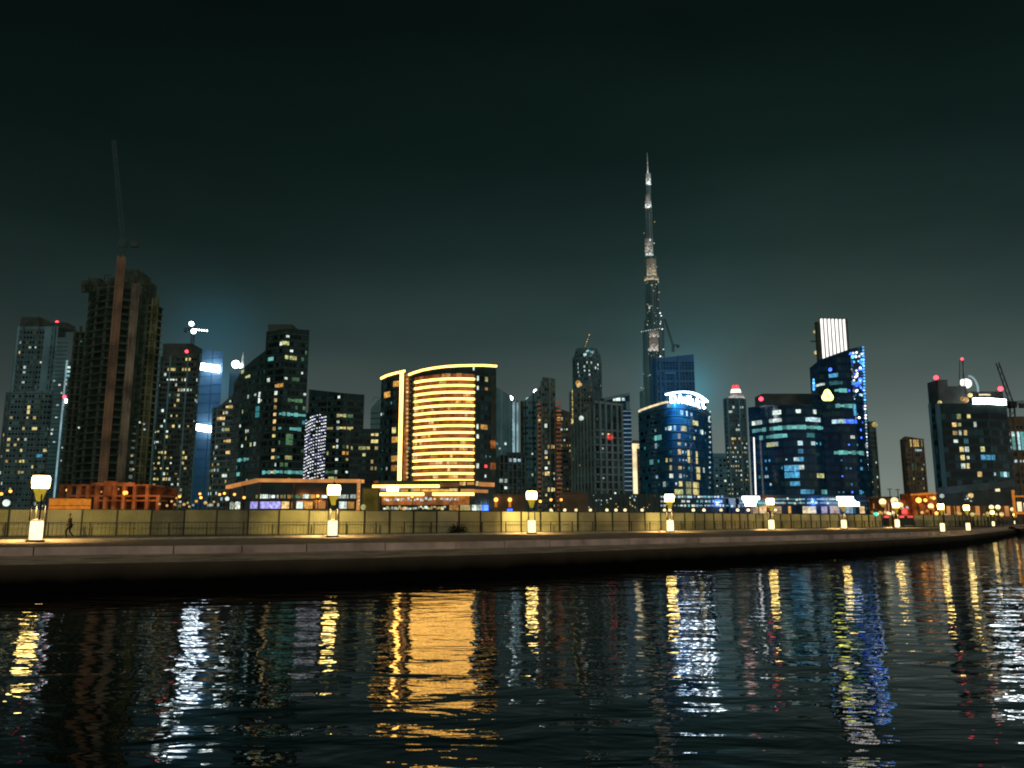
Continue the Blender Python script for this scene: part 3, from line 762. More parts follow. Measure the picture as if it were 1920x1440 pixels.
for side,(pa,pb,yt) in enumerate(((128,151,618),(262,283,566))):
    xa, xb = xat(pa,yb,306), xat(pb,yb,306); zt = at(pa,yt,306).z
    b = MB(); b.box(xa+.6,xb-.8,306.4,312,0,zt-1); b.build('wing_wall','void',root)
    for k in range(int((zt-5)/fhh)+1):
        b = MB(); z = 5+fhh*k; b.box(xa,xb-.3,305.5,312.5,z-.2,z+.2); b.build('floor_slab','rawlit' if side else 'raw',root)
    b = MB()
    for q in range(3):
        x = xa+(xb-xa)*(.04+.46*q); b.box(x-.35,x+.35,306,306.7,0,zt+1.5*((q*7)%3))
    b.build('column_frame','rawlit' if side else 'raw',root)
# scaffold sticks and starter bars on the roof
b = MB()
for k in range(80):
    px = rnd.uniform(159,261); d = rnd.uniform(291,312); x = xat(px,560,d); z = htop if 158 < px < 262 else at(px,580,306).z
    zz = z+rnd.choice([1,1.6,2.2,3,4.5]); b.tube((x,d,z-1),(x,d,zz),.17,n=5)
    if k%3 == 0: b.tube((x,d,zz-.4),(x+rnd.uniform(2,5),d,zz-.4),.09,n=5)
for px,h in ((152,3.5),(160,2.0),(171,4.2),(184,2.4),(243,3.0),(254,4.6),(262,1.6)):
    x = xat(px,600,296); q_ = MB(); q_.box(x-1.2,x+1.0+h*.3,296,298,htop-1,htop+h); q_.build('parapet_block','raw',root)
b.tube((xat(150,600,295),295,htop+1.0),(xat(280,600,295),295,htop+1.0),.12,n=5)
b.build('scaffold_frame','cranepaint',root)
b = MB()
for k in range(12):      # scaffold on the corner facing right
    x = xat(263+k%2*15,yb,304.5); z0_, z1_ = 4, at(285,566,304).z
    b.tube((x,304.6-(k//2)*.05,z0_),(x,304.6-(k//2)*.05,z1_+k%3),.12,n=5)
for k in range(70):
    z = 5+k*1.15
    if z < at(285,570,304).z: b.tube((xat(263,yb,304.5),304.3,z),(xat(281,yb,304.5),304.3,z),.06,n=4)
b.build('scaffold_frame','rawlit',root)
# stepped cap
for pa,pb,yt,d in ((205,268,520,304),(222,256,505,306)):
    b = MB(); b.box(xat(pa,540,d),xat(pb,540,d),d,d+12,htop-1,at(230,yt,d).z); b.build('core_cap','raw',root)
# hoist masts up the front, the light on them painted in as emission
for nm, (pa,pb), yt, mt in (('hoist_mast',(200,210),480,'hoist'),('hoist_mast',(234,242),530,'hoist2')):
    xa, xb = at(pa,740,285).x, at(pb,740,285).x; zt = at((pa+pb)/2,yt,285).z; b = MB()
    for x in (xa,xb):
        for y in (284.6,286.2): b.box(x-.22,x+.22,y-.2,y+.2,0,zt)
    for k in range(int(zt/1.5)):
        z = k*1.5; b.tube((xa,284.6,z),(xb,284.6,z+1.5),.09,n=4,caps=False); b.tube((xb,284.6,z),(xa,284.6,z+1.5),.09,n=4,caps=False); b.box(xa,xb,284.5,284.7,z-.06,z+.06)
    b.box(xa+.2,xb-.2,286.25,286.4,0,zt)
    b.build(nm, mt, root)
for px,py,mt in ((262,792,'white'),(270,795,'cool'),(148,802,'white'),(247,855,'warm'),(250,880,'warm'),(271,805,'white'),(152,640,'teal')):
    ball('work_lamp', at(px,py,286), .38, mt, root, sub=1)
crane('tower_crane', 'brown tower crane with near-vertical jib rising above the unfinished concrete tower', (at(222,560,300).x,300,htop-2), at(231,455,300), at(213,262,300), mat='crane_haze', r=.6)
# pale light shaft tower to the right of it
B = Bld('slab_tower', 'narrow slab tower with a tall pale blue lit edge behind the unfinished tower', 'tower', [(266,470),(296,470)], 640, 20)
B.wall('c_haze'); B.strip('edge_light_panel','paleblue',at(285,800,470).z,at(285,690,470).z-at(285,905,470).z,.5,B.L*.02,B.L*.45); B.slabs('c_teal',.4,.2,t0=B.L*.45)
# B5
B = Bld('apartment_tower', 'dark residential tower full of yellow lit windows with rounded top and red lamp', 'tower', [(291,404),(296,400),(362,400),(366,404)], [(298,668),(303,662),(345,660),(372,664)], 28, fh=3.3, bw=2.7)
B.wall('c_dark'); B.slabs('c_mid',.3,.35); B.fins('c_teal',4,.8,.5)
B.plit([(351,676,'yellow',2),(344,688,'yellow'),(350,688,'yellow',2),(357,689,'yellow',2),(316,690,'yellow'),(323,688,'yellow',2),(307,707,'white'),(321,709,'white'),(346,710,'white'),(327,715,'white'),(332,716,'white'),(340,728,'white'),(350,729,'white',2),(358,729,'white'),(336,728,'warm'),(318,738,'green'),(325,762,'yellow'),(330,762,'yellow'),(320,776,'yellow'),(331,775,'yellow'),(305,770,'white'),(324,800,'yellow'),(336,801,'white'),(352,800,'yellow'),(305,803,'white')])
B.rlit(46,['yellow','yellow','white','warm','yellow'],.05,.75,.03,.42); B.rlit(20,['white','yellow','white'],.0,1,.4,.9); B.rest(skip=.1)
B.roofbox(306,360,644,'c_dark','roof_dome',6,14); B.beacon(350,659,1.5,mast=False,d=-2)
# lit crane above it
crane('tower_crane', 'white-lit tower crane behind the dark residential tower with the rounded top', (at(363,700,470).x,470,0), at(362,618,470), at(391,621,470), mat='steel', r=.55, lights=6, lmat='floodw')
for px,py,r in ((359,607,1.9),(364,619,2.0)): pass
o = thing('crane_floodlight', at(358,607,469), 'upper white floodlight on the lit crane, above its twin lamp', 'floodlight','floodlights on the lit crane'); ball('lamp', at(359,607,469), 1.4, 'floodw', o)
b = MB(); c = at(359,607,469.5); b.tube(c, (c.x+.5,469.8,at(362,618,470).z), .2,.2,6); b.build('bracket','steel',o)
o = thing('crane_floodlight', at(363,621,469), 'lower white floodlight on the lit crane, just under the first lamp', 'floodlight','floodlights on the lit crane'); ball('lamp', at(363,621,468.5), 1.5, 'floodw', o)
b = MB(); c = at(363,621,468.5); b.tube(c,(c.x,470,c.z-3),.25,.25,6); b.build('bracket','steel',o)
# blue-lit tower with two white light bars
B = Bld('glass_tower', 'hazy blue-lit tower with two brilliant white slanting light bars', 'tower', [(366,486),(410,480)], [(366,655),(410,660)], 26)
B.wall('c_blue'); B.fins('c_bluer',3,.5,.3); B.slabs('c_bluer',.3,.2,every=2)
def bar(B, x0, y0, x1, y1, h, mat, name='light_bar', d=1.2):
    dep = 478
    a, c = at(x0,y0,dep), at(x1,y1,dep); b = MB(); n = 8
    for k in range(n):
        p, q = a+(c-a)*k/n, a+(c-a)*(k+.96)/n; hv = Vector((0,0,h/2))
        b.quad(p-hv,q-hv,q+hv,p+hv); b.quad(p+hv,q+hv,q+hv+Vector((0,1,0)),p+hv+Vector((0,1,0))); b.quad(p-hv+Vector((0,1,0)),q-hv+Vector((0,1,0)),q-hv,p-hv)
    return b.build(name, mat, B.root)
bar(B,371,686,412,692,4.2,'sign'); bar(B,363,800,396,805,3.8,'sign')
spot('light_bar_glow', at(390,688,462), at(392,700,481), 12000, (.12,.48,1), 140, 1, .5)
spot('light_bar_glow', at(380,803,462), at(384,815,481), 10000, (.12,.48,1), 140, 1, .5)
# B7 farther blue tower with lamp
B = Bld('blue_tower', 'blue hazy tower topped by a round white floodlight and a pale spire', 'tower', box(424,462,520), [(424,700),(440,692),(462,690)], 22)
B.wall('c_blue'); B.fins('c_bluer',3,.6,.4); B.lamp(442,683,2.6,'floodw'); B.lamp(450,686,1.4,'floodw')
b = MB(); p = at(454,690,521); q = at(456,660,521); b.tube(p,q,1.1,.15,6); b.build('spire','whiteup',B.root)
# B7 front: stepped tower
B = Bld('stepped_tower', 'stepped pale tower with lit horizontal balconies before the blue hazy towers', 'tower', [(396,388),(404,380),(450,376)], [(396,764),(407,764),(408,752),(418,750),(419,738),(428,736),(429,728),(450,722)], 24, fh=3.4, bw=2.8)
B.wall('c_mid'); B.slabs('c_frame',.45,.5,t0=B.L*.12); B.fins('c_teal',4,.6,.5)
B.plit([(433,745,'white',2),(410,785,'warm',4),(432,767,'warm',3),(425,774,'white'),(430,832,'warm',4),(430,852,'warm',3),(432,878,'green',3),(421,892,'white',2),(403,865,'white'),(398,874,'amber'),(405,878,'white'),(425,807,'lime',2)])
B.rlit(22,['white','cool','yellow','lime'],0,1,0,.5); B.rlit(14,['white','warm'],.3,1,.5,1); B.rest(skip=.2)
# B8 dark twin office tower
B = Bld('office_tower', 'dark glass office tower with a curving shoulder and cyan lit floors', 'tower', [(434,352),(449,342),(470,333),(493,326)], [(440,718),(450,688),(460,680),(476,668),(488,659),(499,650)], 26, fh=3.7, bw=3.0)
B.wall('g_green'); B.slabs('c_dark',.35,.2); B.plit([(449,862,'cyan',3),(463,857,'cyan',3),(466,703,'lime',3),(480,736,'cool'),(487,743,'white',1,2),(489,755,'white'),(477,836,'white'),(448,883,'cyan',2),(443,878,'teal'),(484,770,'teal',2,2),(455,702,'lime',2)])
B.rlit(10,['white','lime','teal'],.2,1,.1,.9); B.rest(('w_dark','w_dark2'),.2)
R0 = B
B2 = Bld('office_tower', 'tallest dark flat-roofed glass tower with one green and one yellow lit floor', 'tower', [(492,322),(527,316),(573,322)], [(499,622),(500,618),(534,616),(536,617),(580,619)], 26, fh=3.6, bw=2.9)
B2.wall('g_dark'); B2.slabs('c_dark',.35,.2); B2.fins('g_green',5,.5,.3)
B2.roofbox(503,548,608,'c_dark','plant_room',5,12)
B2.plit([(509,667,'cyan',2),(518,669,'cyan',3),(545,676,'lime',3),(560,676,'lime',5),(533,645,'lime',2),(530,640,'white'),(537,623,'white'),(537,630,'white'),(537,634,'white'),(548,663,'white'),(556,668,'yellow'),(525,725,'amber',2),(528,718,'amber'),(516,725,'warm'),(516,732,'white'),(501,715,'white'),(545,775,'cyan',7),(560,799,'cyan',7),(540,799,'cyan',5),(538,830,'green',2,2),(540,857,'lime',2),(533,867,'green',2),(540,890,'cyan',12),(515,754,'warm'),(514,766,'yellow'),(514,774,'warm'),(513,785,'warm'),(512,805,'warm'),(511,817,'yellow'),(511,838,'warm'),(510,857,'warm'),(508,879,'warm'),(550,755,'green',4),(552,705,'green',2)],wf=.9)
B2.rlit(14,['lime','white','green','teal'],.3,1,.1,.9); B2.rest(('w_dark','w_dark2'),.2)
# B9 dark slab
B = Bld('office_block', 'broad dark flat-topped office block with a column of lit windows and a yellow lit strip', 'building', [(575,372),(640,366),(680,372)], [(575,730),(588,730),(640,737),(680,740)], 30, fh=3.6, bw=3.1)
B.wall('g_dark'); B.slabs('c_dark',.4,.2); B.fins('c_dark',4,.5,.3)
B.plit([(612,806,'yellow',4),(628,806,'yellow',4),(646,806,'yellow',4),(637,748,'white'),(640,780,'lime',3),(654,780,'green',2),(636,790,'white'),(636,800,'white'),(635,826,'white'),(635,836,'white'),(634,843,'white'),(633,864,'white'),(633,882,'white'),(631,890,'white'),(652,833,'yellow'),(656,832,'yellow'),(650,853,'amber',2),(657,851,'yellow'),(650,882,'white',1,1),(620,883,'green',3),(618,892,'lime',2)])
B.rlit(12,['lime','yellow','green'],.3,1,.05,.6); B.rest(('w_dark','w_dark2'),.2)
# LED front
B = Bld('media_facade_block', 'narrow block covered in slanting rows of white-violet LED dots', 'building', arc(570,609,338,4,8), [(570,774),(609,770)], 14, fh=3, bw=2)
B.wall('g_dark'); b = MB(); zt = min(B.zt)-1; nr = 30
for r in range(nr):
    for c in range(11):
        if rnd.random() < .13: continue
        t = B.L*(c+.5)/11; p, tx, n, _ = B.pt(t); z = 4+(zt-4)*(r+.5)/nr+ (c-5)*.28
        if z > zt: continue
        wd = rnd.choice([.38,.38,.6,.75]); b.obox((*(p+n*.1),z),tx,n,wd,.2,.36,0 if rnd.random()<.84 else 1)
tag(b.build('led_light',['white_led','violet'],B.root),kind='stuff')
# B9b and B9c
B = Bld('office_block', 'low dark flat block with scattered pairs of yellow windows, left of the striped hotel', 'building', box(655,716,332), 804, 24, fh=3.5, bw=3.0)
B.wall('g_dark'); B.slabs('c_dark',.4,.2)
B.plit([(699,812,'yellow'),(703,813,'yellow'),(702,830,'yellow',2),(694,837,'yellow'),(704,838,'yellow'),(678,836,'lime',2),(694,871,'yellow'),(701,872,'yellow'),(696,881,'yellow'),(662,836,'lime'),(683,858,'lime')]); B.rest(('w_dark','w_dark2'),.1)
B = Bld('stepped_block', 'slim dark block with a curled emblem on its roof, behind the striped hotel', 'building', [(693,402),(714,400)], [(693,765),(700,763),(701,744),(714,742)], 20)
B.wall('c_teal'); B.slabs('c_dark',.4,.3); B.rlit(4,['warm'],0,1,.3,.9)
b = MB(); c = at(706,752,399)
for k in range(9):
    a0, a1 = -1.2+k*.5, -1.2+(k+1)*.5; b.tube(c+Vector((cos(a0)*2,-.5,sin(a0)*2)), c+Vector((cos(a1)*2,-.5,sin(a1)*2)), .3,n=6)
b.build('emblem','c_haze',B.root)
# pavilion
B = Bld('pavilion', 'low glazed pavilion with a copper-glowing roof edge and a row of lit shops', 'building', [(428,246),(484,232),(672,232),(676,240)], [(428,913),(484,900),(660,900),(676,902)], 30, fh=3.4, bw=3.0)
B.wall('g_dark'); B.strip('roof_edge_light','golddim',zfun=-.1,h=1.0,out=1.0)
b = MB(); p = at(674,903,232); b.box(p.x-.4,p.x+.4,230.6,231.4,0,p.z); b.build('corner_light','golddim',B.root)
for k,y in enumerate((907,914,921,931,938,945)): ball('lamp_bulb', at(673,y,230.3), .28, 'warm', B.root, sub=1)
x = 480
while x < 668:
    wpx = rnd.choice([5,8,12,6]); t0,_ = B.pix(x,931); t1,_ = B.pix(x+wpx,931)
    mt = 'white' if 482 < x < 506 or x > 632 else rnd.choice(['green','green','lime','white','amber','green'])
    B.strip('shop_window', mt, at(x,931,232).z, rnd.uniform(.8,1.2), .1, t0, t1-.25); x += wpx+rnd.choice([0,0,2])
for x0,x1,mt in ((432,438,'white'),(440,450,'white'),(470,484,'violet'),(488,504,'violet'),(505,526,'violet'),(528,542,'warm'),(546,552,'amber'),(556,568,'white'),(570,586,'amber'),(592,610,'golddim'),(636,650,'white'),(652,664,'amber')):
    t0,_ = B.pix(x0,947); t1,_ = B.pix(x1,947); B.strip('shop_window', mt, at(x0,947,232).z, 2.0, .12, t0, t1)
for px,py,mt in ((518,904,'warm'),(568,910,'warm'),(568,915,'amber'),(661,912,'white'),(536,931,'white'),(490,909,'white')): B.lamp(px,py,.32,mt,'lamp_bulb')
B.fins('c_warm',4,.5,.5)
B.strip('canopy','c_dark',at(500,936,232).z,.4,1.6,0,B.L)
# low olive-lit wall between pavilion and hotel
B = Bld('garden_wall_block', 'plain low wall glowing olive under a street lamp, left of the hotel podium', 'building', box(678,712,226), 916, 12)
M['c_olive'] = pr('olive_lit_render', (.20,.16,.05), .85, .2, glow=(.045,.034,.004), var=.5, nscale=.2); B.wall('c_olive'); B.fins('c_brown',2,.4,.3); B.strip('coping','c_brown',zfun=.1,h=.3,out=.2)  # lamplight on the wall painted in as olive colour and glow
B.lamp(681,951,.75,'lime','bush_light',d=-2)

# B10 the striped hotel
HT = [(713,708),(722,703),(735,699),(748,696),(757,694)]
B = Bld('striped_hotel', 'curved hotel striped with glowing orange balcony bands and a neon roof line', 'hotel', [(712,272),(722,268),(735,265),(748,263),(757,262)], HT, 24, fh=3.9, bw=3.0)
B.wall('g_dark'); B.strip('roof_light_strip','gold',zfun=-.3,h=.6,out=.4)
B.plit([(744,724,'amber',2),(728,748,'amber',2),(740,803,'yellow'),(741,815,'amber',2),(739,828,'amber',2),(740,851,'amber',2),(740,874,'amber',2)],hf=.62,wf=.9); B.rlit(7,['teal','white'],0,.6,.2,.8,.25,.3); B.rest(('w_dark','w_dark2'),.1)
HB = B; hroot = B.root
S = Bld('x', '', '', [(765,262),(774,259.5),(790,256.5),(810,254),(835,252.2),(860,251.8),(885,252.5),(905,254.5),(930,258)],
        [(757,706),(765,701),(780,695),(800,690),(835,685.5),(870,683.5),(905,683.5),(930,685)], 26, fh=3.9, bw=3.0)
bpy.data.objects.remove(S.root); S.root = hroot
S.wall('g_dark'); S.strip('roof_light_strip','gold',zfun=-.3,h=.6,out=.4)
# recess with the vertical neon and bulb string
p = at(752,800,262); zt = at(754,697,262).z; zb = at(752,908,262).z
b = MB(); b.box(p.x-.55,p.x+.55,260.6,261.3,zb,zt); b.build('vertical_light_strip','gold',hroot)
b = MB(); a_, c_ = at(757,800,263).x, at(766,800,263).x; b.box(a_,c_,263,280,0,zt-1); b.build('recess_wall','spandrel',hroot)
for k in range(26):
    y = 703+k*8.0; ball('lamp_bulb', at(763.5,y,261.6), .42, 'warm', hroot, sub=1)
# glowing bands: as many as the photo shows
tA = S.pix(777,800)[0]; tB = S.pix(889,800)[0]
ztop, zbot = at(835,711.5,253).z, at(835,901,253).z; nband = 16
for k in range(nband):
    z = zbot+(ztop-zbot)*k/(nband-1)
    S.strip('balcony_light_strip','gold',z,.60,.6,tA,tB)
    if k < nband-1 or True:
        S.strip('spandrel_panel','spandrel',z+(ztop-zbot)/(nband-1)/2,(ztop-zbot)/(nband-1)-1.1,.35,tA,tB)
step = (ztop-zbot)/(nband-1)
for k in range(46):
    r = rnd.randrange(nband); t = tA+(tB-tA)*rnd.random(); p,tx,n,_ = S.pt(t); wd = rnd.choice([.7,.9,1.6,2.2])
    o = bpy.data.objects.new('window', pane_mesh(wd,1.0,rnd.choice(['amber','amber','golddim','warm']),.3)); COL.objects.link(o); o.parent = hroot
    o.location = Vector((*(p+n*.42), zbot+step*(r+.55)))-hroot.location; o.rotation_euler.z = atan2(tx.y,tx.x)
for t in (tA,tB):
    p,tx,n,_ = S.pt(t); b = MB(); b.obox((*(p+n*.6),(ztop+zbot)/2+1),tx,n,.5,1.2,ztop-zbot+3); b.build('pilaster','g_dark',hroot)
S.plit([(893,708,'white'),(893,720,'white'),(909,723,'amber',1,1),(892,805,'white'),(892,817,'white'),(910,807,'amber',2),(895,876,'white'),(910,878,'redneon'),(912,885,'white'),(884,690,'white'),(885,698,'white'),(911,707,'lime'),(790,708,'amber'),(812,706,'amber'),(773,800,'teal'),(768,845,'teal'),(772,897,'cyan')],wf=.6)
S.rlit(8,['white','teal','cool'],.80,1,.05,.5,.3,.3); S.rest(('w_dark','w_dark2'),.1,c0=.83,c1=1); S.rest(('w_dark','w_dark2'),.1,c0=0,c1=.08)
for k in range(14):      # side panels at the far right edge
    y = 712+k*13.5; t,z = S.pix(924,y); p,tx,n,_ = S.pt(t); b = MB(); b.obox((*(p+n*.15),z),tx,n,2.0,.3,2.6); b.build('side_panel','c_dark' if k not in(9,12) else 'spandrel',hroot)
# hotel podium
Pd = Bld('hotel_podium', 'low hotel podium with two glowing orange fascia lines and a white sign', 'building', [(700,236),(708,232),(890,230),(926,236)], [(700,908),(925,908)], 18, fh=3.4, bw=3)
Pd.wall('g_dark',z1=at(800,917,232).z)
b = MB(); Pd.sweep(b, at(800,909,232).z, at(800,901,232).z-at(800,917,232).z, .0, inn=6); b.build('upper_storey','g_dark',Pd.root)
zA = at(770,911.5,230).z
for x0,x1,yy,out in ((700,824,911.5,1.6),(714,795,926.5,2.0),(813,889,926.5,2.0)):
    t0,_ = Pd.pix(x0,yy); t1,_ = Pd.pix(x1,yy); Pd.strip('fascia_light','gold',at((x0+x1)/2,yy,230).z,.75,out,t0,t1)
for x0,x1,yy,h,mt in ((825,861,909,1.2,'c_warm'),(862,866,907,1.0,'golddim'),(867,873,907,1.1,'warm'),(876,889,907,.8,'golddim'),(892,896,907,1.2,'warm'),(898,927,908,1.2,'golddim'),(752,765,920,.7,'golddim'),(775,788,919,.8,'golddim'),(790,842,920,.7,'amber'),(843,858,919,.8,'warm'),(864,889,920,.8,'golddim'),(889,914,921,.9,'golddim'),(714,723,918,.8,'violet'),(704,708,921,.8,'teal'),(771,776,919,1.0,'cyan'),(796,812,926,1.4,'c_warm')):
    t0,_ = Pd.pix(x0,yy); t1,_ = Pd.pix(x1,yy); Pd.strip('fascia_panel' if mt=='c_warm' else 'terrace_window',mt,at(x0,yy,232).z,h,.25,t0,t1)
t0,_ = Pd.pix(716,935); t1,_ = Pd.pix(880,935); Pd.strip('shop_wall','spandrel',at(800,938,231).z,2.6,.12,t0,t1)
x = 720
while x < 868:
    wpx = rnd.choice([2,3,4]); t0,_ = Pd.pix(x,936); t1,_ = Pd.pix(x+wpx,936)
    if x < 815 or (823 < x < 862): Pd.strip('shop_light', rnd.choice(['white','white','warm','cool']), at(x,936+rnd.uniform(-2,2),231).z, rnd.uniform(.4,.9), .3, t0, t1)
    x += wpx+rnd.choice([1,2,3])
x = 719
while x < 836:
    wpx = rnd.choice([2,3,4,5]); t0,_ = Pd.pix(x,952); t1,_ = Pd.pix(x+wpx,952)
    Pd.strip('shop_light', rnd.choice(['warm','yellow','white','lime']), at(x,952+rnd.uniform(-2,2),231).z, rnd.uniform(.4,.9), .3, t0, t1); x += wpx+rnd.choice([0,1,2])
for x0,x1,mt in ((843,860,'amber'),(863,882,'yellow'),(885,892,'white'),(894,902,'white'),(904,914,'blue')):
    t0,_ = Pd.pix(x0,952); t1,_ = Pd.pix(x1,952); Pd.strip('shop_window',mt,at(x0,952,231).z,1.5,.3,t0,t1)
for k in range(10): Pd.lamp(880+rnd.uniform(0,38),rnd.uniform(932,946),.18,'teal','fairy_light',d=-2)
t0,_ = Pd.pix(729,915); t1,_ = Pd.pix(747,915)
o = Pd.strip('sign_panel','signblue',at(738,916,230).z,1.5,2.6,t0,t1)

# B11 pale ribbed block right of the hotel
B = Bld('apartment_block', 'hazy pale ribbed block with two white roof lamps, just right of the striped hotel', 'building', [(928,452),(932,450),(957,450),(972,456)], [(928,726),(945,728),(946,742),(957,744),(958,750),(972,752)], 20, fh=3.4, bw=2.8)
B.wall('c_teal'); B.fins('c_haze',2,.9,.7); B.rlit(6,['white','teal'],0,1,.2,.9); B.lamp(951,748,1.3,'white'); B.lamp(957,747,1.5,'floodw')
t0 = B.pix(959,800)[0]; B.strip('lit_side_panel','paleblue',at(965,810,452).z,at(965,755,452).z-at(965,870,452).z,.25,t0+1,B.L-.3)  # pale light on this side painted on as an emissive panel
for k in range(22): B.plit([(rnd.uniform(960,971),rnd.uniform(760,850),rnd.choice(['cool','white','lime']))],wf=.45,hf=.3)
B.plit([(950,836,'white'),(963,772,'lime')])
# low unfinished frame
B = Bld('concrete_frame_block', 'low grey unfinished block of open concrete bays under one cool lamp', 'building', [(928,312),(940,306),(985,310)], [(928,858),(940,853),(985,857)], 20, fh=3.3, bw=3.4)
B.wall('void'); B.slabs('c_mid',.4,.6); B.fins('c_mid',1,.45,.6); B.plit([(966,869,'cool',3),(972,869,'white',2),(946,903,'white',2),(944,911,'white')]); B.roofbox(950,980,848,'c_dark','stair_core',4,8); B.rest(('w_dark2','w_dark'),.3)
# B12, B13, B14
B = Bld('dark_tower', 'dark blue-green ribbed tower with a stepped top and two white roof lamps', 'tower', [(978,428),(984,420),(1016,420)], [(978,752),(988,752),(989,746),(994,746),(995,738),(1002,738),(1003,725),(1016,722)], 22, fh=3.4, bw=2.6)
B.wall('c_teal'); B.fins('c_dark',2,.7,.6); B.lamp(990,749,1.3,'cool'); B.lamp(1005,735,1.5,'floodw'); B.plit([(980,849,'white'),(997,849,'white'),(1006,885,'teal'),(998,888,'lime')]); B.rest(('w_dark','w_dark2'),.3)
B = Bld('brown_tower', 'tower with a pale squared crown and a brown-lit vertical strip of balconies', 'tower', [(1008,402),(1018,398),(1042,398)], [(1008,770),(1017,770),(1018,707),(1030,706),(1042,710)], 22, fh=3.3, bw=2.5)
B.wall('c_mid'); B.fins('c_frame',2,.8,.6); B.slabs('c_dark',.3,.3); B.strip('balcony_panel','golddim',at(1012,860,402).z,.6,.3,.2,1.2)
b = MB()
for k in range(24):
    z = 6+k*2.3; B.sweep(b,z,1.0,.5,.1,B.L*.26)
b.build('balcony_frame',pr('brown_lit_balcony',(.25,.12,.07),.8,.2,glow=(.11,.040,.018),var=.6,nscale=.3),B.root)  # brown light on the balconies painted in as glow
B.plit([(1008,783,'yellow'),(1008,795,'yellow',2),(1026,799,'white'),(1026,795,'warm'),(1033,838,'warm',2),(1025,849,'white'),(1026,888,'warm',2),(1030,888,'yellow',2),(1033,918,'yellow',2),(1032,920,'warm'),(1025,878,'white'),(1026,862,'warm')],wf=.9,hf=.7); B.rlit(9,['warm','white','yellow'],.4,1,0,.5); B.rest(('w_dark','w_dark2','w_dim'),.2)
B.lamp(1029,764,.7,'amber'); B.lamp(1016,783,.6,'white','lamp_bulb')
B = Bld('brown_block', 'brown-lit ribbed block with one bright white rooftop window, beside the squared-crown tower', 'tower', [(1040,392),(1072,390)], [(1040,762),(1056,762),(1057,766),(1072,774)], 22, fh=3.3, bw=2.4)
B.wall('c_mid'); B.fins('c_warm',3,.8,.6); B.slabs('c_dark',.3,.3); B.plit([(1053,768,'white',3),(1047,786,'amber'),(1050,782,'warm')],wf=.9,hf=.7)
b = MB()
for k in range(26): B.sweep(b,6+k*2.1,.9,.5,B.L*.12,B.L*.42)
b.build('balcony_frame','brown_lit' if 'brown_lit' in M else bpy.data.materials['brown_lit_balcony'],B.root)
B.rlit(14,['warm','amber','white'],.3,1,.05,.9,.6,.35); B.rest(('w_dark','w_dark2','w_dim'),.2)
# B15 distant tower under construction
B = Bld('round_tower', 'distant round-shouldered tower under construction with white work lights, behind the grid-fronted block', 'tower', arc(1076,1130,560,14,8), [(1076,672),(1079,656),(1087,652),(1118,652),(1124,656),(1130,674)], 24, fh=3.6, bw=3.2)
B.wall('c_teal'); B.slabs('c_dark',.4,.3); B.fins('c_mid',2,.6,.5)
B.plit([(1100,676,'white'),(1108,677,'white'),(1085,684,'white'),(1095,684,'white'),(1084,690,'white'),(1097,688,'white'),(1116,686,'white'),(1122,685,'white'),(1084,696,'cool'),(1095,693,'white'),(1105,697,'white'),(1104,701,'white'),(1117,693,'white'),(1122,693,'white'),(1086,703,'white'),(1087,707,'white'),(1125,720,'white')]); 
for k in range(16): B.lamp(rnd.uniform(1094,1113),rnd.uniform(655,667),.7,rnd.choice(['cool','white','teal']),'work_lamp',d=-15)
B.rest(('w_dark','w_dark2'),.3)
crane('tower_crane', 'crane boom dotted with white bulbs on the distant round-shouldered tower', (at(1095,700,566).x,566,0), at(1095,656,566), at(1105,627,566), mat='steel', r=.6, lights=7, lmat='yellow', cab=False)
# B16
B = Bld('bead_lit_tower', 'tower edged by a string of yellow bulbs with a pinkish lamp near its top', 'tower', [(1070,404),(1076,400),(1113,400)], [(1070,735),(1075,733),(1082,722),(1092,722),(1093,712),(1113,712)], 22, fh=3.3, bw=2.7)
B.wall('c_mid'); B.fins('c_frame',3,.7,.5); B.slabs('c_dark',.3,.3)
for k in range(22): B.lamp(1073.5+.15*k*.2,732+k*3.2,.42,'yellow','lamp_bulb')
B.lamp(1084,718,1.3,'amber'); B.lamp(1086,722,1.5,'warm'); B.lamp(1105,744,.9,'yellow'); B.lamp(1071,790,1.3,'yellow'); B.lamp(1066,778,.9,'amber'); B.lamp(1072,849,1.2,'yellow'); B.lamp(1066,857,1.1,'yellow')
for k in range(8): B.lamp(1095,730+k*2.4,.35,'yellow','lamp_bulb')
B.rlit(16,['warm','yellow','amber','white'],0,.6,0,.6); B.rest(('w_dark','w_dark2','w_dim'),.2)
# B17b behind
B = Bld('glass_block', 'dark blue glass block with a pale square roof frame, behind the grid-fronted block', 'building', box(1126,1183,345), [(1126,748),(1133,748),(1134,733),(1182,733),(1183,736)], 22, fh=3.5, bw=3.2)
B.wall('g_navy'); B.strip('roof_frame','c_haze',zfun=-.7,h=1.2,out=.4,t0=B.L*.15); B.strip('roof_frame','c_haze',z=at(1175,850,345).z,h=at(1175,735,345).z-at(1175,930,345).z,out=.4,t0=B.L*.87,t1=B.L); B.plit([(1160,753,'white',2),(1165,752,'cool')]); B.rest(('w_blue','w_dark2'),.2)
B = Bld('balcony_block', 'slim blue block crossed by evenly spaced pale slab edges', 'building', box(1168,1185.5,318), [(1168,768),(1185,768)], 14, fh=2.18, bw=3)
B.wall('g_navy'); B.slabs('slabedge',.34,.5,z0=4)
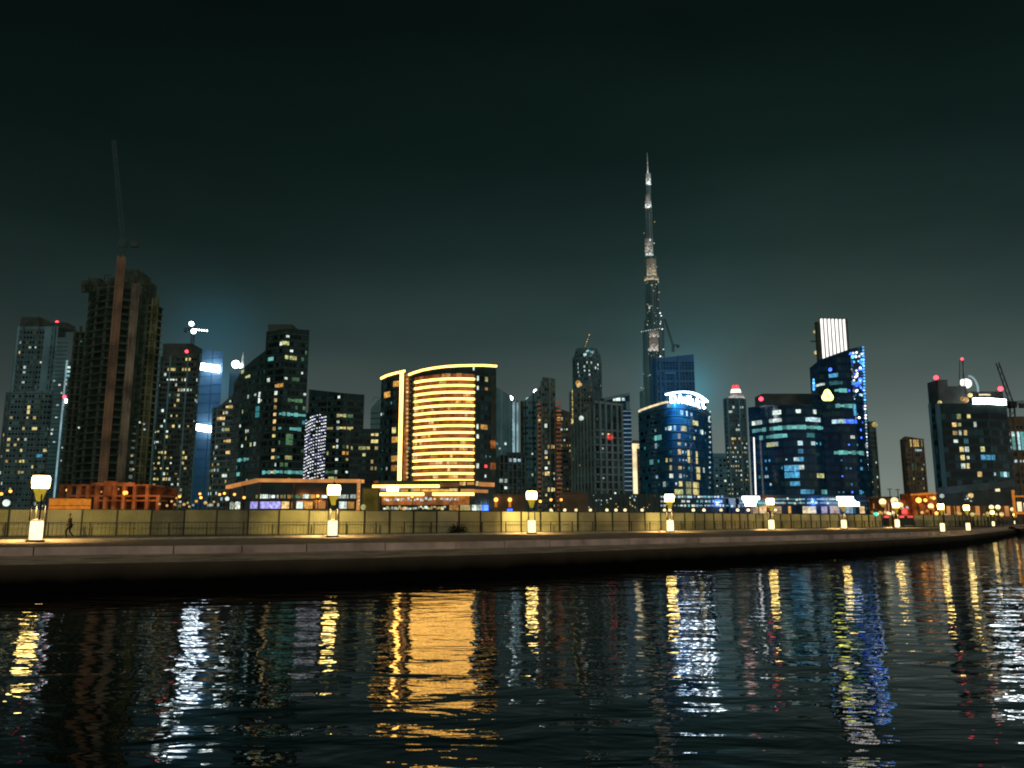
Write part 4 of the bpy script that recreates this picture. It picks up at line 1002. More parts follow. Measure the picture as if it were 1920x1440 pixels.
# B17 grid block
B = Bld('grid_block', 'pale grid-fronted block with deep square bays and a red lit emblem', 'building', [(1073,306),(1090,300),(1120,290),(1168,294)], [(1073,800),(1089,796),(1092,770),(1106,765),(1107,756),(1119,752),(1130,742),(1136,752),(1168,758)], 24, fh=3.35, bw=4.4)
B.wall('g_dark'); B.slabs('c_frame',.55,.55); B.fins('c_frame',1,.75,.75); B.strip('cornice','c_frame',zfun=-.4,h=1.0,out=.9)
B.plit([(1086,782,'white',1),(1126,820,'white'),(1139,820,'warm'),(1126,838,'white'),(1136,903,'white'),(1150,926,'white'),(1090,868,'yellow'),(1076,866,'warm')],wf=.3,hf=.3)
for k in range(12): B.lamp(1149+rnd.uniform(-7,18)*.6,902+rnd.uniform(-3,5),.3,'green' if k%3 else 'lime','plant_light',d=-2)
B.lamp(1090,784,.9,'white','flood_lamp',-4)
b = MB(); c = at(1144,819,290.5)
for k in range(12):
    a = 2*pi*k/12; rr = 1.0; b.tube(c+Vector((cos(a)*rr,0,sin(a)*rr)),c+Vector((cos(a+.30)*rr,0,sin(a+.30)*rr)),.09,n=5)
for k in range(4):
    x = -.6+.4*k; b.tube(c+Vector((x,0,-.6)),c+Vector((x,0,.6-(k%2)*.4)),.07,n=5)
b.tube(c+Vector((-.7,0,.1)),c+Vector((.7,0,.1)),.07,n=5)
b.build('emblem','redneon',B.root); B.rest(('w_dark','w_dark2','w_dark2'),.05,wf=.75,hf=.8)
# dark long podium in front, brown lit low walls
B = Bld('podium_block', 'long dark ribbed podium below the grid-fronted block, sprinkled with tiny lights', 'building', box(1102,1238,215), 926, 14, fh=3, bw=2.4)
B.wall('g_dark'); B.fins('c_dark',1,.25,.35)
for k in range(26): B.lamp(rnd.choice([rnd.uniform(1104,1140),rnd.uniform(1180,1196),rnd.uniform(1104,1236)]),rnd.uniform(928,952),.16,rnd.choice(['white','cool','lime','amber']),'fairy_light')
B = Bld('plain_wall_block', 'plain windowless brown-lit block behind the hoarding, left of the dark ribbed podium', 'building', box(1048,1103,205), 925, 10)
B.wall('c_brown'); B.strip('coping','c_warm',zfun=.1,h=.3,out=.25); B.fins('c_brown',3,.3,.15)
B = Bld('low_wall_block', 'low grey-brown block lit by two orange wall lamps beside the hotel podium', 'building', box(925,986,218), 928, 10)
B.wall('c_brown'); B.strip('coping','c_warm',zfun=.1,h=.3,out=.25)
for px in (930,956): B.lamp(px,937,.55,'orange','wall_lamp'); b = MB(); c = at(px,944,217.6); b.obox(c,(1,0),(0,1),.7,.15,2.0); b.build('glow_panel','orangel',B.root)
B.strip('blue_sign','blue',at(956,956,218).z,.5,.15,B.pix(951,956)[0],B.pix(961,956)[0])
# B18 slim tower with lit strip
B = Bld('strip_lit_tower', 'slim brick-toned tower with one bright cream vertical strip and a glowing head', 'tower', [(1184,402),(1190,400),(1206,404)], [(1184,828),(1193,824),(1206,826)], 16, fh=3.3, bw=2.2)
B.wall('c_warm'); B.slabs('c_warm',.4,.4)
B.strip('vertical_light_strip','goldled',at(1190,880,400).z,at(1190,833,400).z-at(1190,927,400).z,.6,B.L*.20,B.L*.42); B.strip('head_light_panel','goldled',at(1198,836,400).z,2.4,.7,B.L*.2,B.L*.8)
B.rlit(6,['amber','white'],.5,1,.1,.9); B.rest(('w_dark','w_dim'),.2)

# B19 the very tall tapering tower
DT = 1800.0
root = thing('needle_skyscraper', (at(1226,950,DT).x, DT+20, 0), 'immensely tall tapering skyscraper with stepped setbacks and a needle spire', 'skyscraper')
M['steelglass'] = pr('hazy_steel_glass', (.05,.08,.085), .35, .5, glow=(.0105,.030,.033), nscale=.02)  # distance haze painted in as glow, weaker on the upper tiers
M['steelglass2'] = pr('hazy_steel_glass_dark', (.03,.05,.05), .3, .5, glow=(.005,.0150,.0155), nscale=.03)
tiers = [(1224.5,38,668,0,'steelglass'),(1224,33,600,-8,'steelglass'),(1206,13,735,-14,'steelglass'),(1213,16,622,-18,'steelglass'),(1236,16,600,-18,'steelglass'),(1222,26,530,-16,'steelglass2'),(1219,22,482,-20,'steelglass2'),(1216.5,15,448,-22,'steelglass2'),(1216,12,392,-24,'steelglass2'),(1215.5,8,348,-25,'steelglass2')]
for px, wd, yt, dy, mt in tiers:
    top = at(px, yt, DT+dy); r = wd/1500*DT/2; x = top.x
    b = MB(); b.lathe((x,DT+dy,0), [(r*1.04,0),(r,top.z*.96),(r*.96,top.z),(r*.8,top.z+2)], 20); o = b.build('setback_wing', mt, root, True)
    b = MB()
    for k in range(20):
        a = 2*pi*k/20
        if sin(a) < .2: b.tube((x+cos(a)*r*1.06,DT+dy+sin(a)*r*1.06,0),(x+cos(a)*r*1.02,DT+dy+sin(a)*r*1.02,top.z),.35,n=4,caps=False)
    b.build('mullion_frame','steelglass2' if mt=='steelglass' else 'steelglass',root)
s0, s1 = at(1215.5,352,DT-25), at(1215,286,DT-25)
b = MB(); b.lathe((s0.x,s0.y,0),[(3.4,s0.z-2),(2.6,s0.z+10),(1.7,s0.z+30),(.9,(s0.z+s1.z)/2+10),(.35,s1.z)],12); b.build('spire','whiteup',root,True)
def lit_ring(px, wd, y0, y1, dy, mat, name='floodlit_cladding', half=.5):  # emissive shell carrying a painted floodlight wash
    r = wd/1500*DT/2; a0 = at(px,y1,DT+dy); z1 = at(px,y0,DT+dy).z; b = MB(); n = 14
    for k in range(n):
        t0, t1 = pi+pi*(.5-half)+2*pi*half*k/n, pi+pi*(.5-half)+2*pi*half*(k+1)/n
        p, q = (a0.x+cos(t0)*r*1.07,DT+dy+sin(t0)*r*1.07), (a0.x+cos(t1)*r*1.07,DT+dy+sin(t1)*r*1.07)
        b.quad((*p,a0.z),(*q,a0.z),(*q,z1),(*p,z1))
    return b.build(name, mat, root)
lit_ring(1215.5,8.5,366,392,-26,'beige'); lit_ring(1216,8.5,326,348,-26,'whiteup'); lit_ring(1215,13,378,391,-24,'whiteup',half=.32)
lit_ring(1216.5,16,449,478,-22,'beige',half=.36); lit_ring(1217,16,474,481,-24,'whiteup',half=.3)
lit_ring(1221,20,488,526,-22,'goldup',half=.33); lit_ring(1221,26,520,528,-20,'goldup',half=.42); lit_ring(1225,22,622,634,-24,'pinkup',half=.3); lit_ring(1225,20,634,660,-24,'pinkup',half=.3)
def dot(px, py, r, mat, dy=-34): ball('facade_light', at(px,py,DT+dy), r, mat, root, sub=1)
for k in range(9): dot(1203+k*4.2,622-k*.9+(k>4)*1,1.2,'white')
for k in range(8): dot(1218+rnd.uniform(-2,18),652+rnd.uniform(-4,8),1.5,rnd.choice(['warm','white']))
for k in range(10): dot(1210+k*2.7,523+rnd.uniform(-1,1.5),1.2,'yellow')
for k in range(7): dot(1211+k*2.2,479+rnd.uniform(-1,1),1.1,'white')
for y,x in ((416,1227),(437,1208),(450,1219),(456,1226),(496,1226),(500,1225),(508,1227),(512,1226),(535,1222),(533,1231),(548,1236),(587,1238),(592,1240),(603,1239),(607,1238),(617,1242),(668,1238),(672,1244),(655,1244),(703,1219),(727,1202),(574,1219),(576,1217),(578,1218)): dot(x+rnd.uniform(-.5,.5),y,1.6,rnd.choice(['white_led','white','yellow']))
for k in range(26): dot(rnd.uniform(1211,1236),rnd.uniform(500,617),1.1,rnd.choice(['white','cool','yellow']))
for k in range(22): dot(rnd.uniform(1206,1244),rnd.uniform(640,735),.8,rnd.choice(['white','cool']))
# B20 blue towers behind the round tower
B = Bld('blue_tower', 'ridged deep blue tower in the glow of the white roof sign, behind the round tower', 'tower', [(1227,428),(1234,420),(1306,420)], [(1227,672),(1235,672),(1249,668),(1250,649),(1271,650),(1272,656),(1273,646),(1305,646),(1306,664)], 26, fh=3.5, bw=3.0)
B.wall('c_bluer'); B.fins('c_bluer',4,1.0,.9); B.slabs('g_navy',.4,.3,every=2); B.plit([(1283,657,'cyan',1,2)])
pz = at(1258,706,419).z
for x0,x1,y0,y1 in ((1246,1248.5,700,745),(1264,1266.5,700,745),(1246,1266.5,698,701)):
    a,c = at(x0,y0,418.8),at(x1,y1,418.8); b = MB(); b.box(a.x,c.x,418.4,419.6,c.z,a.z); b.build('portal_frame','c_blue',B.root)
B.rest(('w_blue','w_dark2'),.1)
crane('luffing_crane', 'thin dark crane jib leaning over the blue tower beside the needle skyscraper', at(1262,660,424), at(1262,648,424), at(1246,598,424), mat='black', r=.35, cab=False)

# B21 round office tower with the roof sign
B = Bld('round_office_tower', 'round dark blue office tower with a ring-lit crown carrying a large white sign', 'tower', arc(1199,1336,322,24,44), [(1199,772),(1205,768),(1225,761),(1245,755),(1254,753),(1280,754),(1336,772)], 24, fh=3.7, bw=3.1)
B.wall('g_blue'); B.slabs('c_dark',.35,.25,t1=B.L*.36,name='cladding_band_trim'); B.slabs('g_navy',.35,.25,t0=B.L*.36,name='cladding_band_trim')
tE = B.pix(1254,760)[0]; B.strip('roof_edge_light','goldled',zfun=-.2,h=.65,out=.5,t0=B.L*.02,t1=tE)
C0, C1 = B.pix(1250,750)[0], B.pix(1324,750)[0]
cpts = [B.pt(C0+(C1-C0)*k/12) for k in range(13)]
ringz = at(1288,734.5,300).z; zs = [ringz-1.5*((k-6)/6)**2 for k in range(13)]
b = MB(); pp = [p for p,_,_,_ in cpts]
for k in range(12):
    b.quad((*pp[k],min(B.zt)-3),(*pp[k+1],min(B.zt)-3),(*pp[k+1],zs[k+1]),(*pp[k],zs[k]))
back = [Vector((p.x*1.04,p.y+16)) for p in pp]
for k in range(12): b.quad((*back[k+1],min(B.zt)-3),(*back[k],min(B.zt)-3),(*back[k],zs[k]),(*back[k+1],zs[k+1])); b.quad((*pp[k],zs[k]),(*pp[k+1],zs[k+1]),(*back[k+1],zs[k+1]),(*back[k],zs[k]))
for k in (0,12): b.quad((*pp[k],min(B.zt)-3),(*pp[k],zs[k]),(*back[k],zs[k]),(*back[k],min(B.zt)-3))
b.build('crown_drum','g_blue',B.root)
b = MB()
for k in range(12):
    o0, o1 = pp[k]+cpts[k][2]*.9, pp[k+1]+cpts[k+1][2]*.9; h = .5
    b.quad((*o0,zs[k]),(*o1,zs[k+1]),(*o1,zs[k+1]+h),(*o0,zs[k]+h)); b.quad((*o0,zs[k]+h),(*o1,zs[k+1]+h),(*pp[k+1],zs[k+1]+h),(*pp[k],zs[k]+h)); b.quad((*pp[k],zs[k]),(*pp[k+1],zs[k+1]),(*o1,zs[k+1]),(*o0,zs[k]))
b.build('crown_ring_light','signblue',B.root)
# letters DAMAC on the drum
sgn = MB(); zc = at(1288,748.5,300).z
for k in range(2,12): 
    if k < 11: sgn.quad((*(pp[k]+cpts[k][2]*.5),zc-2.0),(*(pp[k+1]+cpts[k+1][2]*.5),zc-2.0),(*(pp[k+1]+cpts[k+1][2]*.5),zc-1.8),(*(pp[k]+cpts[k][2]*.5),zc-1.8))
sg = sgn.build('roof_sign','steel',B.root)
for i, ch in enumerate('DAMAC'):
    # sign letters stand on a rail in front of the drum
    px = (1261.5,1273,1288,1303,1315)[i]; t,_ = B.pix(px,746); p,tx,n,_ = B.pt(t)
    cu = bpy.data.curves.new('letter','FONT'); cu.body = ch; cu.size = 4.7; cu.extrude = .25; cu.offset = .03; cu.align_x = 'CENTER'
    ob = bpy.data.objects.new('tmp',cu); COL.objects.link(ob); dg = bpy.context.evaluated_depsgraph_get()
    me = bpy.data.meshes.new_from_object(ob.evaluated_get(dg)); bpy.data.objects.remove(ob)
    me.materials.clear(); me.materials.append(M['sign'])
    ml = bpy.data.objects.new('letter', me); COL.objects.link(ml); ml.parent = sg
    ml.scale = (.70 if ch == 'M' else .70,1,1)
    ml.location = Vector((*(p+n*.9),zc-1.8))-world_loc(sg); ml.rotation_euler = (pi/2,0,atan2(tx.y,tx.x))
B.plit([(1286,757,'white'),(1287,765,'cool',1,1),(1286,775,'white'),(1276,776,'cool'),(1298,775,'white'),(1254,760,'cool'),(1331,770,'cool'),(1330,793,'white'),(1283,800,'yellow',2),(1303,800,'yellow',3),(1301,817,'yellow'),(1267,800,'white'),(1258,800,'white'),(1258,810,'white'),(1276,824,'warm'),(1275,834,'yellow'),(1275,844,'warm'),(1276,870,'warm'),(1275,884,'yellow'),(1276,893,'white'),(1276,902,'yellow'),(1275,914,'warm'),(1277,920,'white'),(1305,852,'yellow',1,2),(1290,862,'yellow',1,2),(1308,880,'yellow',2,2),(1250,863,'yellow'),(1258,863,'yellow'),(1259,871,'yellow'),(1232,820,'cyan',3),(1221,863,'cyan',2),(1230,890,'cool'),(1306,919,'yellow',3,2),(1321,888,'white'),(1260,899,'white'),(1229,839,'cool'),(1244,907,'white',1,1),(1318,810,'white'),(1313,806,'cool'),(1273,920,'lime',2),(1292,908,'lime',2,2)],wf=.8,hf=.62)
for k in range(24): B.plit([(1285+rnd.uniform(-14,8),rnd.uniform(820,925),rnd.choice(['white','yellow','cool']))],wf=.28,hf=.3)
for k in range(16): B.lamp(1331.5-(k%2),772+k*9.5,.35,rnd.choice(['cool','lime','white']),'edge_lamp',d=1+k*.1)
B.rlit(18,['teal','cool','teal'],0,1,0,.9,.5,.35); B.rest(('w_blue','w_dark2','w_blue'),.15,c0=.3,wf=.9); B.rest(('w_dark2','w_dark','w_dark2'),.15,c1=.3,wf=.9)
spot('roof_sign_glow', at(1288,742,330)+Vector((0,0,-2)), at(1272,752,420), 120000, (.08,.50,.95), 78, 1, 1.0)
spot('roof_sign_wash', at(1288,740,288), at(1286,790,300), 90000, (.10,.50,.95), 120, 1, 1.0)
B = Bld('car_park_podium', 'low podium with three rows of cold white dashes under the round tower', 'building', box(1234,1368,250), 929, 12, fh=2.4, bw=2)
B.wall('g_dark')
for r,y in enumerate((931.5,940,948)):
    B.strip('deck_edge','c_dark',at(1300,y+4,250).z,.35,.5)
    x = 1237
    while x < 1364:
        wpx = rnd.choice([3,5,6,4]); t0,_ = B.pix(x,y); t1,_ = B.pix(x+wpx,y)
        if rnd.random() < .82: B.strip('ceiling_light',rnd.choice(['cool','white','white','cyan']),at(x,y,250).z,rnd.uniform(.35,.75),.2,t0,t1)
        x += wpx+rnd.choice([1,2,2,4])
# B22, B23
B = Bld('grey_block', 'small plain hazy grey block between the round tower and the speckled tapering tower', 'building', box(1333,1364,440), 850, 16)
B.wall('c_teal'); B.slabs('c_dark',.35,.3); B.rlit(9,['white','cool'],0,1,0,.8,.5,.35); B.rest(('w_dark2','w_dark'),.2)
B = Bld('tapering_tower', 'slender tapering tower speckled with lights under a white-lit cap with red tip', 'tower', [(1362,456),(1366,450),(1399,450),(1403,456)], [(1362,748),(1366,746),(1399,746),(1403,750)], 20, fh=3.2, bw=2.4)
B.wall('c_mid'); B.fins('c_teal',3,.8,.6); B.slabs('c_dark',.3,.3)
c = at(1380,745,458)
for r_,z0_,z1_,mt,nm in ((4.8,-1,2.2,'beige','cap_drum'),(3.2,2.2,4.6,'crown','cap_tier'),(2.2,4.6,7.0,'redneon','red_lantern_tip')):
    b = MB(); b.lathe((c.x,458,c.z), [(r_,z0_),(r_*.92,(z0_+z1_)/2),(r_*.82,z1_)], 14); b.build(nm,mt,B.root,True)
B.plit([(1370,768,'white',2),(1376,766,'white'),(1390,766,'white'),(1392,765,'cool'),(1385,795,'white'),(1383,803,'white',2),(1378,826,'yellow'),(1374,826,'yellow'),(1386,826,'amber'),(1393,827,'yellow'),(1376,834,'amber'),(1377,840,'yellow'),(1378,874,'yellow')])
B.rlit(70,['white','warm','cool','white'],0,1,0,.62,.45,.35); B.rest(('w_dark2','w_dark'),.3)
# B24 wide glass office with rounded front
B = Bld('wide_glass_office', 'wide dark blue glass office block with a gently bowed front and cyan lit floors', 'building', arc(1407,1600,318,16,16), [(1407,764),(1440,760),(1500,758),(1560,757),(1600,757)], 26, fh=3.8, bw=3.2)
B.wall('g_navy'); B.slabs('g_deep',.35,.2,name='cladding_band_trim'); B.roofbox(1429,1560,738,'roofing','plant_room',10,10); B.beacon(1427,748,1.5,mast=False,d=-6)
B.plit([(1421,787,'white',3),(1430,785,'white',2),(1452,785,'white',3),(1458,783,'white',2),(1458,779,'white',2),(1524,783,'cool',4),(1493,766,'white'),(1526,765,'white'),(1440,802,'cyan',9),(1470,801,'cyan',10),(1490,801,'cyan',3),(1508,801,'cyan',8),(1535,800,'cyan',9),(1450,820,'cyan',8),(1485,819,'cyan',6),(1518,809,'teal',2),(1455,829,'white',2),(1442,837,'lime',2),(1498,838,'cool'),(1505,838,'cool'),(1524,837,'cool'),(1497,846,'sky'),(1497,855,'cool'),(1498,863,'sky'),(1498,880,'white',3,1),(1537,898,'lime',2),(1486,890,'sky',3,2),(1486,900,'sky',2),(1435,890,'cool'),(1513,916,'sky',3),(1525,916,'sky',5),(1550,916,'cyan',3),(1556,917,'sky',3),(1553,845,'white',3),(1560,843,'cool',2),(1560,854,'cyan',4),(1576,854,'cyan',4),(1562,872,'white',2),(1576,868,'cool')],wf=.95,hf=.55)
B.rlit(22,['sky','teal','cool','sky'],0,1,.0,.75,.4,.35); B.rest(('w_blue','w_dark2','w_blue'),.1,wf=.92,hf=.6)
p = at(1414,875,314); b = MB(); 
for k in range(30): pk = at(1413.5+k*.13,822+k*3.7,313.5); b.obox(pk,(1,0),(0,1),.42,.4,.62+.25*rnd.random())
b.build('edge_light_strip','crown',B.root)
# B25 sparkling sail tower
B = Bld('sparkling_tower', 'sail-topped dark tower sparkling with blue and white points, yellow logo low on its face', 'tower', [(1525,312),(1545,305),(1575,301),(1605,302),(1628,308)], [(1525,690),(1530,684),(1540,677),(1555,670),(1575,664),(1595,657),(1622,649)], 24, fh=3.7, bw=3.0)
B.wall('g_deep'); B.slabs('g_navy',.3,.2,name='cladding_band_trim')
B.plit([(1535,718,'white',3),(1549,716,'cool',3),(1560,708,'sky',2),(1568,715,'teal',3),(1580,732,'cyan',3),(1592,734,'sky',3),(1600,717,'sky',2),(1596,718,'cyan'),(1587,767,'cyan',4),(1602,768,'sky',1,2),(1570,792,'cool',3),(1588,794,'cyan',3),(1600,792,'blue',3),(1604,854,'cyan',6),(1622,855,'cyan',5),(1577,854,'cyan',3),(1615,883,'sky'),(1613,919,'sky'),(1598,821,'white'),(1608,842,'white'),(1625,832,'white')],wf=.95,hf=.5)
wl = [(1585,679),(1578,686),(1583,692),(1593,686),(1593,694),(1584,702),(1591,709),(1579,718),(1606,695),(1607,705),(1601,713),(1613,713),(1604,707),(1593,727),(1607,732),(1601,748),(1575,747),(1563,735),(1611,783),(1603,842),(1616,741),(1600,662),(1605,669),(1611,668),(1606,661),(1613,690)]
for x,y in wl: B.lamp(x,y,.42,'white_led','facade_light',d=-3.2)
for k in range(28):
    x = 1620-abs(rnd.gauss(0,14)); y = rnd.uniform(662,745); B.lamp(x,y,rnd.uniform(.25,.5),rnd.choice(['blue','blue','sky_led','white_led']),'facade_light',d=-2.5)
for x,y,mt in ((1593,663,'blue'),(1598,669,'sky_led'),(1557,693,'blue'),(1564,718,'blue'),(1610,718,'blue'),(1590,738,'blue'),(1606,722,'blue'),(1613,712,'blue'),(1591,665,'blue')): B.lamp(x,y,.75,mt,'facade_light',d=-3)
for k in range(7): B.lamp(1526,712+k*3.0,.5,'sky_led','facade_light',d=4)
for k in range(46): B.lamp(1618.2+k*.205,651+k*5.8,.42,'sky_led' if k < 18 else ('white_led' if k%3 else 'sky'),'edge_light',d=1.2)
b = MB(); c = at(1552,742,296)
lg = []
for k in range(30):
    a = 2*pi*k/30+pi/2; r = 1.95+.32*cos(3*(a-pi/2)); lg.append(c+Vector((cos(a)*r,0,sin(a)*r*1.08)))
inner = [c+(p-c)*.28*Vector((.4,0,1)).length for p in lg]
inner = [c+Vector(((p-c).x*.13,0,(p-c).z*.33)) for p in lg]
for k in range(30):
    j = (k+1)%30; b.quad(lg[k],lg[j],inner[j],inner[k]); b.quad(lg[j],lg[k],lg[k]+Vector((0,.5,0)),lg[j]+Vector((0,.5,0)))
b.build('logo','logo',B.root)
b = MB(); b.tube((c.x,c.y+.5,c.z),(c.x,304,c.z),.5,n=8); b.tube((c.x,c.y+.5,c.z+1),(c.x,304,c.z+1),.12,n=6); b.build('logo_bracket','steel',B.root)
B.rlit(24,['sky','teal','blue'],.3,1,0,.8,.4,.3); B.rest(('w_blue','w_dark2','w_blue'),.2,wf=.92,hf=.6)
# B26 striped crown tower behind
B = Bld('crowned_tower', 'tower behind the sparkling sail tower with seven white glowing vertical crown strips', 'tower', [(1549,426),(1553,420),(1601,420)], [(1532,604),(1540,602),(1541,596),(1590,598)], 18)
B.wall('c_dark'); B.fins('c_dark',3,.5,.4)
for k in range(7):
    xa, xb = 1538.5+k*7.05, 1538.5+k*7.05
    p, q = at(1539.5+k*7.0,598+k*.2,419), at(1539.5+k*7.0+1.6,672,419); b = MB(); b.box(p.x-.46,p.x+.46,418.2,419.2,q.z,p.z); b.build('crown_light_strip','crown',B.root)
B.lamp(1528,622,.9,'yellow'); B.lamp(1530,661,1.1,'yellow')
b = MB(); a,c = at(1529,604,419),at(1535.5,604,419); b.box(a.x,c.x,418,420.5,at(1530,690,419).z,a.z); b.build('side_slab','c_dark',B.root)
b = MB(); p = at(1520,640,419); b.tube(p,at(1530,640,419),.3,n=6); b.build('bracket','steel',B.root)
# podium with shops and two blue-white signs
B = Bld('shop_podium', 'glazed shop podium below the glass office with bright cream shopfronts', 'building', box(1386,1624,246), 928, 14, fh=3.2, bw=3)
B.wall('g_navy')
for r,y in enumerate((936,943)):
    x = 1449
    while x < 1574:
        wpx = rnd.choice([14,20,24]); t0,_ = B.pix(x,y); t1,_ = B.pix(min(x+wpx,1575),y); B.strip('ceiling_light',rnd.choice(['cyan','cool','cyan']),at(x,y,246).z,rnd.uniform(.3,.5),.2,t0,t1); x += wpx+4
        B.lamp(x-rnd.uniform(0,14),y+rnd.uniform(-1,1),.35,'white','lamp_bulb')
    B.strip('deck_edge','c_dark',at(1500,y+3.4,246).z,.3,.6)
for x0,x1,mt in ((1408,1423,'warm'),(1424,1438,'warm'),(1446,1466,'warm'),(1478,1484,'amber'),(1505,1531,'yellow'),(1540,1552,'warm'),(1556,1575,'warm'),(1584,1600,'cool'),(1602,1606,'teal'),(1612,1622,'warm')):
    t0,_ = B.pix(x0,956); t1,_ = B.pix(x1,956); B.strip('shop_window',mt,at(x0,956,246).z,2.1,.2,t0,t1-.2)
B.strip('shop_window','cyan',at(1427,943,246).z,1.6,.2,B.pix(1420,943)[0],B.pix(1434,943)[0])
SR = B.root
def sign(label, shapes, d):
    c = at(shapes[0][0],shapes[0][1],d); t = thing('shop_sign', (c.x,d,0), label, 'sign')
    for x0,y0,x1,y1 in shapes:
        a, e = at(x0,y0,d), at(x1,y1,d); b = MB(); b.box(a.x,e.x,d-.25,d+.25,e.z,a.z); b.build('sign_panel','signblue',t)
    a, e = at(shapes[0][0],shapes[0][1],d), at(shapes[-1][2],shapes[-1][3],d); b = MB()
    for x in (a.x+1,e.x-1): b.box(x-.15,x+.15,d+.3,d+.6,0,e.z+.5)
    b.build('sign_post','steel',t); return t
sign('stepped blue-white shop sign glowing beside the left corner of the shop podium', [(1391.5,930.5,1424,937),(1394,937,1419,942.5),(1397,942.5,1417,949)], 240)
sign('stepped blue-white shop sign glowing under the sparkling sail tower', [(1569,931,1600,938),(1574,938,1604,941.5),(1584,941.5,1611,949)], 240)
spot('shop_sign_glow', at(1405,938,232), at(1400,925,246), 14000, (.10,.25,1), 140, 1, .4)
spot('shop_sign_glow', at(1592,938,232), at(1600,915,300), 22000, (.06,.22,1), 140, 1, .4)
B = Bld('blue_wall_block', 'low block washed deep blue beside the first blue-white shop sign', 'building', box(1366,1404,248), 934, 10)
B.wall('g_deep'); B.rlit(4,['sky','cool'],0,1,0,1,.3,.3); B.fins('g_navy',2,.4,.3)
# B27, B28
B = Bld('slim_block', 'slim grey-green tower with a yellow roof lamp just right of the sparkling sail tower', 'tower', [(1622,432),(1630,430),(1648,434)], [(1622,790),(1648,790)], 16, fh=3.3, bw=2.6)
B.wall('c_mid'); B.fins('c_dark',2,.5,.4); B.lamp(1640,796,1.5,'yellow'); B.rlit(9,['lime','white','yellow'],.3,1,0,.6,.5,.4); B.rest(('w_dark','w_dark2'),.2)
B = Bld('warm_crowned_block', 'free-standing tower with warm-lit slits along its crown', 'tower', [(1694,470),(1702,460),(1736,462)], [(1694,825),(1702,818),(1728,817),(1729,822),(1736,823)], 20, fh=3.4, bw=2.6)
B.wall('c_warm'); B.fins('c_brown',3,.8,.6); B.fins('c_dark',100,6,.3)
B.plit([(1709,828,'yellow',1,2),(1713,828,'yellow',1,2),(1718,830,'amber',1,2),(1722,830,'yellow',1,2),(1727,830,'yellow',1,2),(1724,847,'cool',3),(1715,871,'green',2,2),(1730,882,'lime'),(1714,896,'lime'),(1733,872,'white'),(1732,900,'cool'),(1697,865,'lime'),(1730,913,'lime')]); B.rest(('w_dark','w_dark2','w_dim'),.2)
# B29 right-hand glass block
B = Bld('glass_block_tower', 'big dark glass block with cream lit windows, a white roof sign and red aircraft lamps', 'building', [(1751,312),(1775,302),(1860,300),(1897,304)], [(1742,764),(1748,757),(1766,756),(1888,757)], 28, fh=3.9, bw=3.3)
B.wall('g_dark'); B.slabs('g_navy',.3,.2,name='cladding_band_trim',t0=B.L*.3); B.fins('c_teal',100,1.2,.5)
b = MB(); pA,_t,n,_ = B.pt(B.L*.2)
for k in range(2): pq,tx,n,zz = B.pt(B.L*(.17+.05*k)); b.obox((*(pq+n*.3),zz/2),tx,n,.8,.6,zz-.5)
b.build('pilaster_frame','c_teal',B.root)
B.plit([(1786,791,'warm'),(1799,783,'lime'),(1812,781,'yellow'),(1799,791,'lime'),(1825,790,'white'),(1788,819,'warm',1),(1802,818,'white'),(1815,818,'warm'),(1790,828,'white'),(1804,846,'yellow'),(1804,856,'yellow'),(1818,846,'white'),(1843,846,'lime'),(1819,857,'white'),(1807,874,'white'),(1820,874,'yellow'),(1836,893,'warm'),(1806,838,'white'),(1845,858,'sky',7),(1850,853,'sky',3),(1860,860,'cyan',3),(1875,886,'cyan'),(1890,884,'cyan'),(1884,884,'cool'),(1812,829,'teal')],wf=.85,hf=.62)
for k in range(22): B.lamp(1850+rnd.gauss(0,14),856+rnd.gauss(0,6),.25,rnd.choice(['sky','cool','cyan']),'fairy_light',d=-2)
B.rlit(10,['teal','cool'],.5,1,0,.4,.4,.35); B.rest(('w_dark','w_dark2','w_dark'),.1,wf=.9,hf=.65)
B.strip('edge_lamp','cool',at(1743,766,311).z,1.8,.4,0,.9)
zt = min(B.zt)
B.roofbox(1758,1776,712,'roofing','stair_tower',5,8); B.roofbox(1776,1812,724,'roofing','plant_room',6,10); B.roofbox(1820,1880,734,'roofing','plant_room',12,10)
p0,_ = B.pix(1824,752); p1,_ = B.pix(1882,752)
b = MB(); B.sweep(b, at(1850,752,300).z, 2.1, .9, p0, p1); b.build('roof_sign','sign',B.root)
B.beacon(1755,708,1.6); B.beacon(1804,673,.9); B.beacon(1876,729,1.7)
B.lamp(1812,719,2.0,'crown',d=8); B.lamp(1807,717,1.5,'crown',d=8); B.lamp(1819,741,.9,'yellow'); B.lamp(1811,750,1.1,'amber'); B.lamp(1805,748,.9,'amber'); B.lamp(1762,755,.8,'yellow',d=1); B.strip('roof_lamp_strip','goldled',at(1845,740,300).z,.5,.4,B.pix(1836,745)[0],B.pix(1856,745)[0])
root = thing('dish_mast', at(1804,752,312), 'twin thin roof masts on the big dark glass block', 'mast')
b = MB(); 
for px in (1799.5,1806): b.tube(at(px,757,312),at(px-.3,676,312),.22,.12,6)
b.build('mast_pole','steel',root)
root = thing('arched_davit', at(1835,752,306), 'pale curved arm arching over the roof of the big dark glass block', 'roof crane')
b = MB(); pts = [at(1834+ -19*sin(a*.9)*.0 - 18*(1-cos(a)), 735-30*sin(a), 306) for a in [k*pi/2/10 for k in range(11)]]
for p,q in zip(pts,pts[1:]): b.tube(p,q,.38,n=6)
b.build('arm','paleblue',root); b = MB(); b.tube(pts[0],(pts[0].x,306,zt-.5),.45,n=6); b.build('foot','steel',root)
B = Bld('block_podium', 'dark podium of the big glass block with a faint row of lit upper rooms', 'building', box(1756,1900,262), [(1756,915),(1772,898),(1900,900)], 14, fh=4, bw=3)
